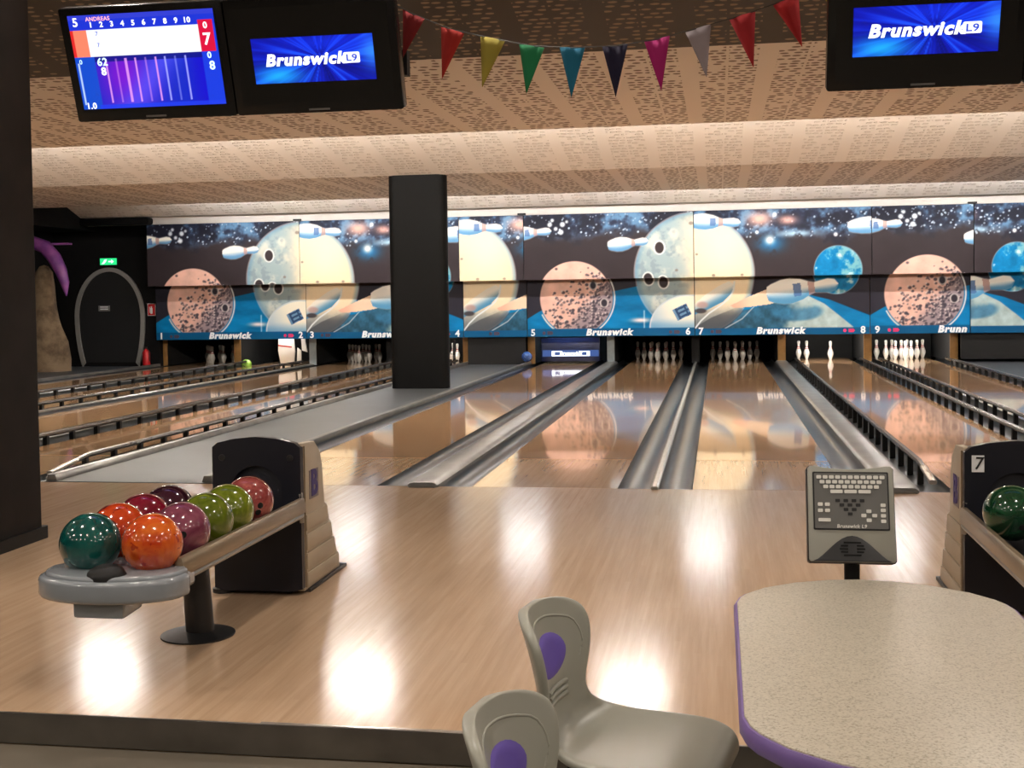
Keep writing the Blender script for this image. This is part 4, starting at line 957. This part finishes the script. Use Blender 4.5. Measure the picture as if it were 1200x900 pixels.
def ball_mat(name, a, b, scale=6.0, dots=None):
    t = NT(name); n1 = t.noise(t.obj(), scale, 5.0, 0.6, 1.2)
    c = t.ramp(n1, [(0.34, rgba(a)), (0.62, rgba(b))])
    if dots:
        n2 = t.noise(t.obj(), 26.0, 3.0, 0.6); c = t.mix(t.math('MULTIPLY', t.math('GREATER_THAN', n2, 0.64), 0.7), c, rgba(dots))
    t.base(c); t.set(Roughness=0.14, Coat_Weight=0.8); t.b.inputs['Coat Roughness'].default_value = 0.04; return t.m
ball_sph = {}
def ball(x, y, z, label, m_, rot=(0, 0, 0), r=0.108):
    B = thing('bowling_ball', label, 'bowling ball', (x, y, z), 0, 'bowling balls'); B.rotation_euler = rot
    B_ = MB().sphere((0, 0, 0), r, 40, 24).build('shell', m_, B, smooth=1.2)
    for a, e_ in ((0.0, 0.0), (0.26, 0.1), (0.12, -0.42)):
        d = Vector((math.sin(a), math.sin(e_), math.cos(a) * math.cos(e_))).normalized(); q = d.to_track_quat('Z', 'Y').to_euler()
        MB().lathe([(0, 0.0012), (0.0125, 0.0008), (0.0135, -0.001)], 14).build('finger_hole', M['pit'], B_, loc=d * r, rot=q)
ZB = 0.505
BL = [(-1.78, -4.635, 'teal ball at the front left of the rack', (6, 58, 56), (14, 88, 82), None),
      (-1.785, -4.41, 'orange-red ball behind the teal ball', (170, 40, 20), (200, 70, 24), (120, 20, 20)),
      (-1.79, -4.19, 'maroon ball behind the orange-red ball', (96, 10, 30), (130, 18, 44), None),
      (-1.79, -3.97, 'dark plum ball at the rear left of the rack', (34, 8, 24), (58, 14, 38), None),
      (-1.55, -4.62, 'bright orange marbled ball at the front right of the rack', (186, 32, 14), (218, 104, 34), (140, 20, 18)),
      (-1.55, -4.375, 'mauve ball behind the bright orange ball', (110, 48, 70), (142, 78, 98), None),
      (-1.55, -4.15, 'olive green ball beside the mauve ball', (66, 84, 12), (108, 122, 28), None),
      (-1.55, -3.93, 'lime green ball in front of the pink ball', (74, 92, 14), (118, 130, 32), None),
      (-1.55, -3.70, 'brownish pink ball nearest the ball opening', (130, 48, 48), (166, 88, 84), None),
      (1.565, -3.72, 'dark green ball on the rack at the right edge', (10, 44, 26), (24, 78, 48), None)]
for i, (x, y, lb, a, b, dt) in enumerate(BL):
    ball(x, y, ZB, lb, ball_mat('ball_resin_%d' % i, a, b, 7.0, dt), (0.5 + i * 1.3, 0.9 * i, 2.2 + i))
ball(-3.345, 15.80, 0.165, 'blue ball lying beside lane five under the mural', ball_mat('ball_resin_blue', (24, 50, 110), (60, 100, 170)), (2, 1, 0))
ball(lane_x(2) - 0.12, 16.12, 0.03, 'lime ball in the gutter left of lane two', ball_mat('ball_resin_lime', (90, 140, 30), (170, 210, 90)), (2, 1, 0))

# ================================================================ dark corner: door, signs, rock
YD = 15.995
D = struct(thing('door_1', 'black oval door with grey frame in the dark corner', 'door', (-12.40, YD, 0)))
def oval(sx, sz): # egg-shaped doorway outline, flat at the floor
    P = []
    for i in range(41):
        a = -0.62 + (PI + 1.24) * i / 40; P.append((0.80 * sx * math.cos(a) * (1.0 if math.sin(a) > 0 else 1.0), 1.06 + (1.06 * sz if math.sin(a) > 0 else 1.82 * sz) * math.sin(a)))
    return P
O1, O2 = oval(1.0, 1.0), oval(0.89, 0.92)
P1 = [(x, max(0.0, z)) for x, z in O1]; P2 = [(x, max(0.0, z)) for x, z in O2]
n = len(P1); v = [(x, -0.05, z) for x, z in P1] + [(x, -0.05, z) for x, z in P2] + [(x, 0.0, z) for x, z in P1] + [(x, 0.0, z) for x, z in P2]; f = []
for k in range(n - 1): f += [(k, k + 1, n + k + 1, n + k), (k, 2 * n + k, 2 * n + k + 1, k + 1), (n + k, n + k + 1, 3 * n + k + 1, 3 * n + k)]
f += [(0, n, 3 * n, 2 * n), (n - 1, 3 * n - 1, 4 * n - 1, 2 * n - 1)]
M['doorframe'] = mat('door_frame_grey', (128, 126, 122), 0.5, var=0.05)
MB().add(v, f).build('frame', M['doorframe'], D, smooth=0.5)
MB().prism(P2, 'y', -0.012, 0.0).build('leaf', M['pit'], D)
MB().box(-0.26, 0.0, -0.02, -0.012, 1.19, 1.31).build('door_plate', M['keypad'], D)
for z_ in (1.225, 1.27): MB().box(-0.22, -0.04, -0.022, -0.02, z_, z_ + 0.018).build('plate_line', M['letter'], D)
ex = thing('exit_sign', 'glowing green emergency exit sign above the oval door', 'sign', (-12.40, YD - 0.03, 2.17))
M['exit'] = emit('exit_glow', (0.02, 0.75, 0.22), 1.1); M['exitw'] = emit('exit_white_glow', (0.6, 1.0, 0.75), 1.4)
MB().box(-0.20, 0.20, 0, 0.03, 0.0, 0.16).build('box', M['black'], ex); MB().box(-0.19, 0.19, -0.004, 0.0, 0.01, 0.15).build('lit_face', M['exit'], ex)
MB().prism([(-0.16, 0.03), (-0.10, 0.03), (-0.05, 0.08), (-0.03, 0.13), (-0.09, 0.12), (-0.12, 0.07)], 'y', -0.008, -0.004).build('running_figure', M['exitw'], ex)
MB().prism([(0.0, 0.065), (0.07, 0.065), (0.07, 0.035), (0.13, 0.08), (0.07, 0.125), (0.07, 0.095), (0.0, 0.095)], 'y', -0.008, -0.004).build('arrow', M['exitw'], ex)
fs = thing('fire_sign', 'red fire point sign on the black wall beside the door', 'sign', (-11.45, YD - 0.014, 1.08))
MB().box(-0.09, 0.09, 0, 0.012, 0, 0.26).build('plate', M['letter'], fs); MB().box(-0.08, 0.08, -0.003, 0.0, 0.01, 0.25).build('red_face', M['red'], fs)
MB().prism(rrect(-0.025, 0.025, 0.04, 0.17, 0.015, 3), 'y', -0.006, -0.003).box(-0.012, 0.012, -0.006, -0.003, 0.17, 0.2).box(-0.045, -0.035, -0.006, -0.003, 0.06, 0.19).build('extinguisher_symbol', M['letter'], fs)
fe = thing('fire_extinguisher', 'small red fire extinguisher on the floor by the oval door', 'extinguisher', (-11.52, YD - 0.16, 0.004))
MB().lathe([(0, 0), (0.075, 0), (0.08, 0.02), (0.08, 0.30), (0.05, 0.36), (0.025, 0.38), (0, 0.38)], 18).build('cylinder', M['red'], fe, smooth=0.7)
MB().box(-0.015, 0.015, -0.06, 0.03, 0.38, 0.42).build('valve', M['dark'], fe); MB().tube([(0.02, -0.04, 0.40), (0.09, -0.05, 0.34), (0.095, -0.05, 0.12)], 0.01, 8).build('hose', M['dark'], fe)
rk = thing('rock_sculpture', 'brown plaster rock with purple horn beside the left pillar', 'sculpture', (-12.93, 14.3, 0))
rp = [(0.46, 0.0), (0.46, 0.25), (0.44, 0.6), (0.34, 0.9), (0.24, 1.3), (0.2, 1.7), (0.16, 2.0), (0.08, 2.12), (0, 2.15)]
b = MB().lathe(rp, 26); b.v = [(x * (1 + 0.12 * math.sin(3 * z + 4 * math.atan2(y, x))), y * 0.8, z) for x, y, z in b.v]
b.build('rock', M['rock'], rk, smooth=1.5)
hp = [(-0.45, -0.1, 2.56), (-0.15, -0.12, 2.60), (0.12, -0.14, 2.50), (0.32, -0.15, 2.28), (0.46, -0.16, 2.02), (0.54, -0.17, 1.78), (0.57, -0.17, 1.52)]
MB().tube(hp, [0.10, 0.13, 0.14, 0.14, 0.12, 0.09, 0.015], 14).build('horn', M['horn'], rk, smooth=1.2)
sh = tag(MB().box(-13.6, -12.55, 14.55, 14.75, 2.56, 2.60).build('purple_ledge', M['horn'], bevel=0.01), 'thin purple ledge behind the horn of the rock', 'ledge')
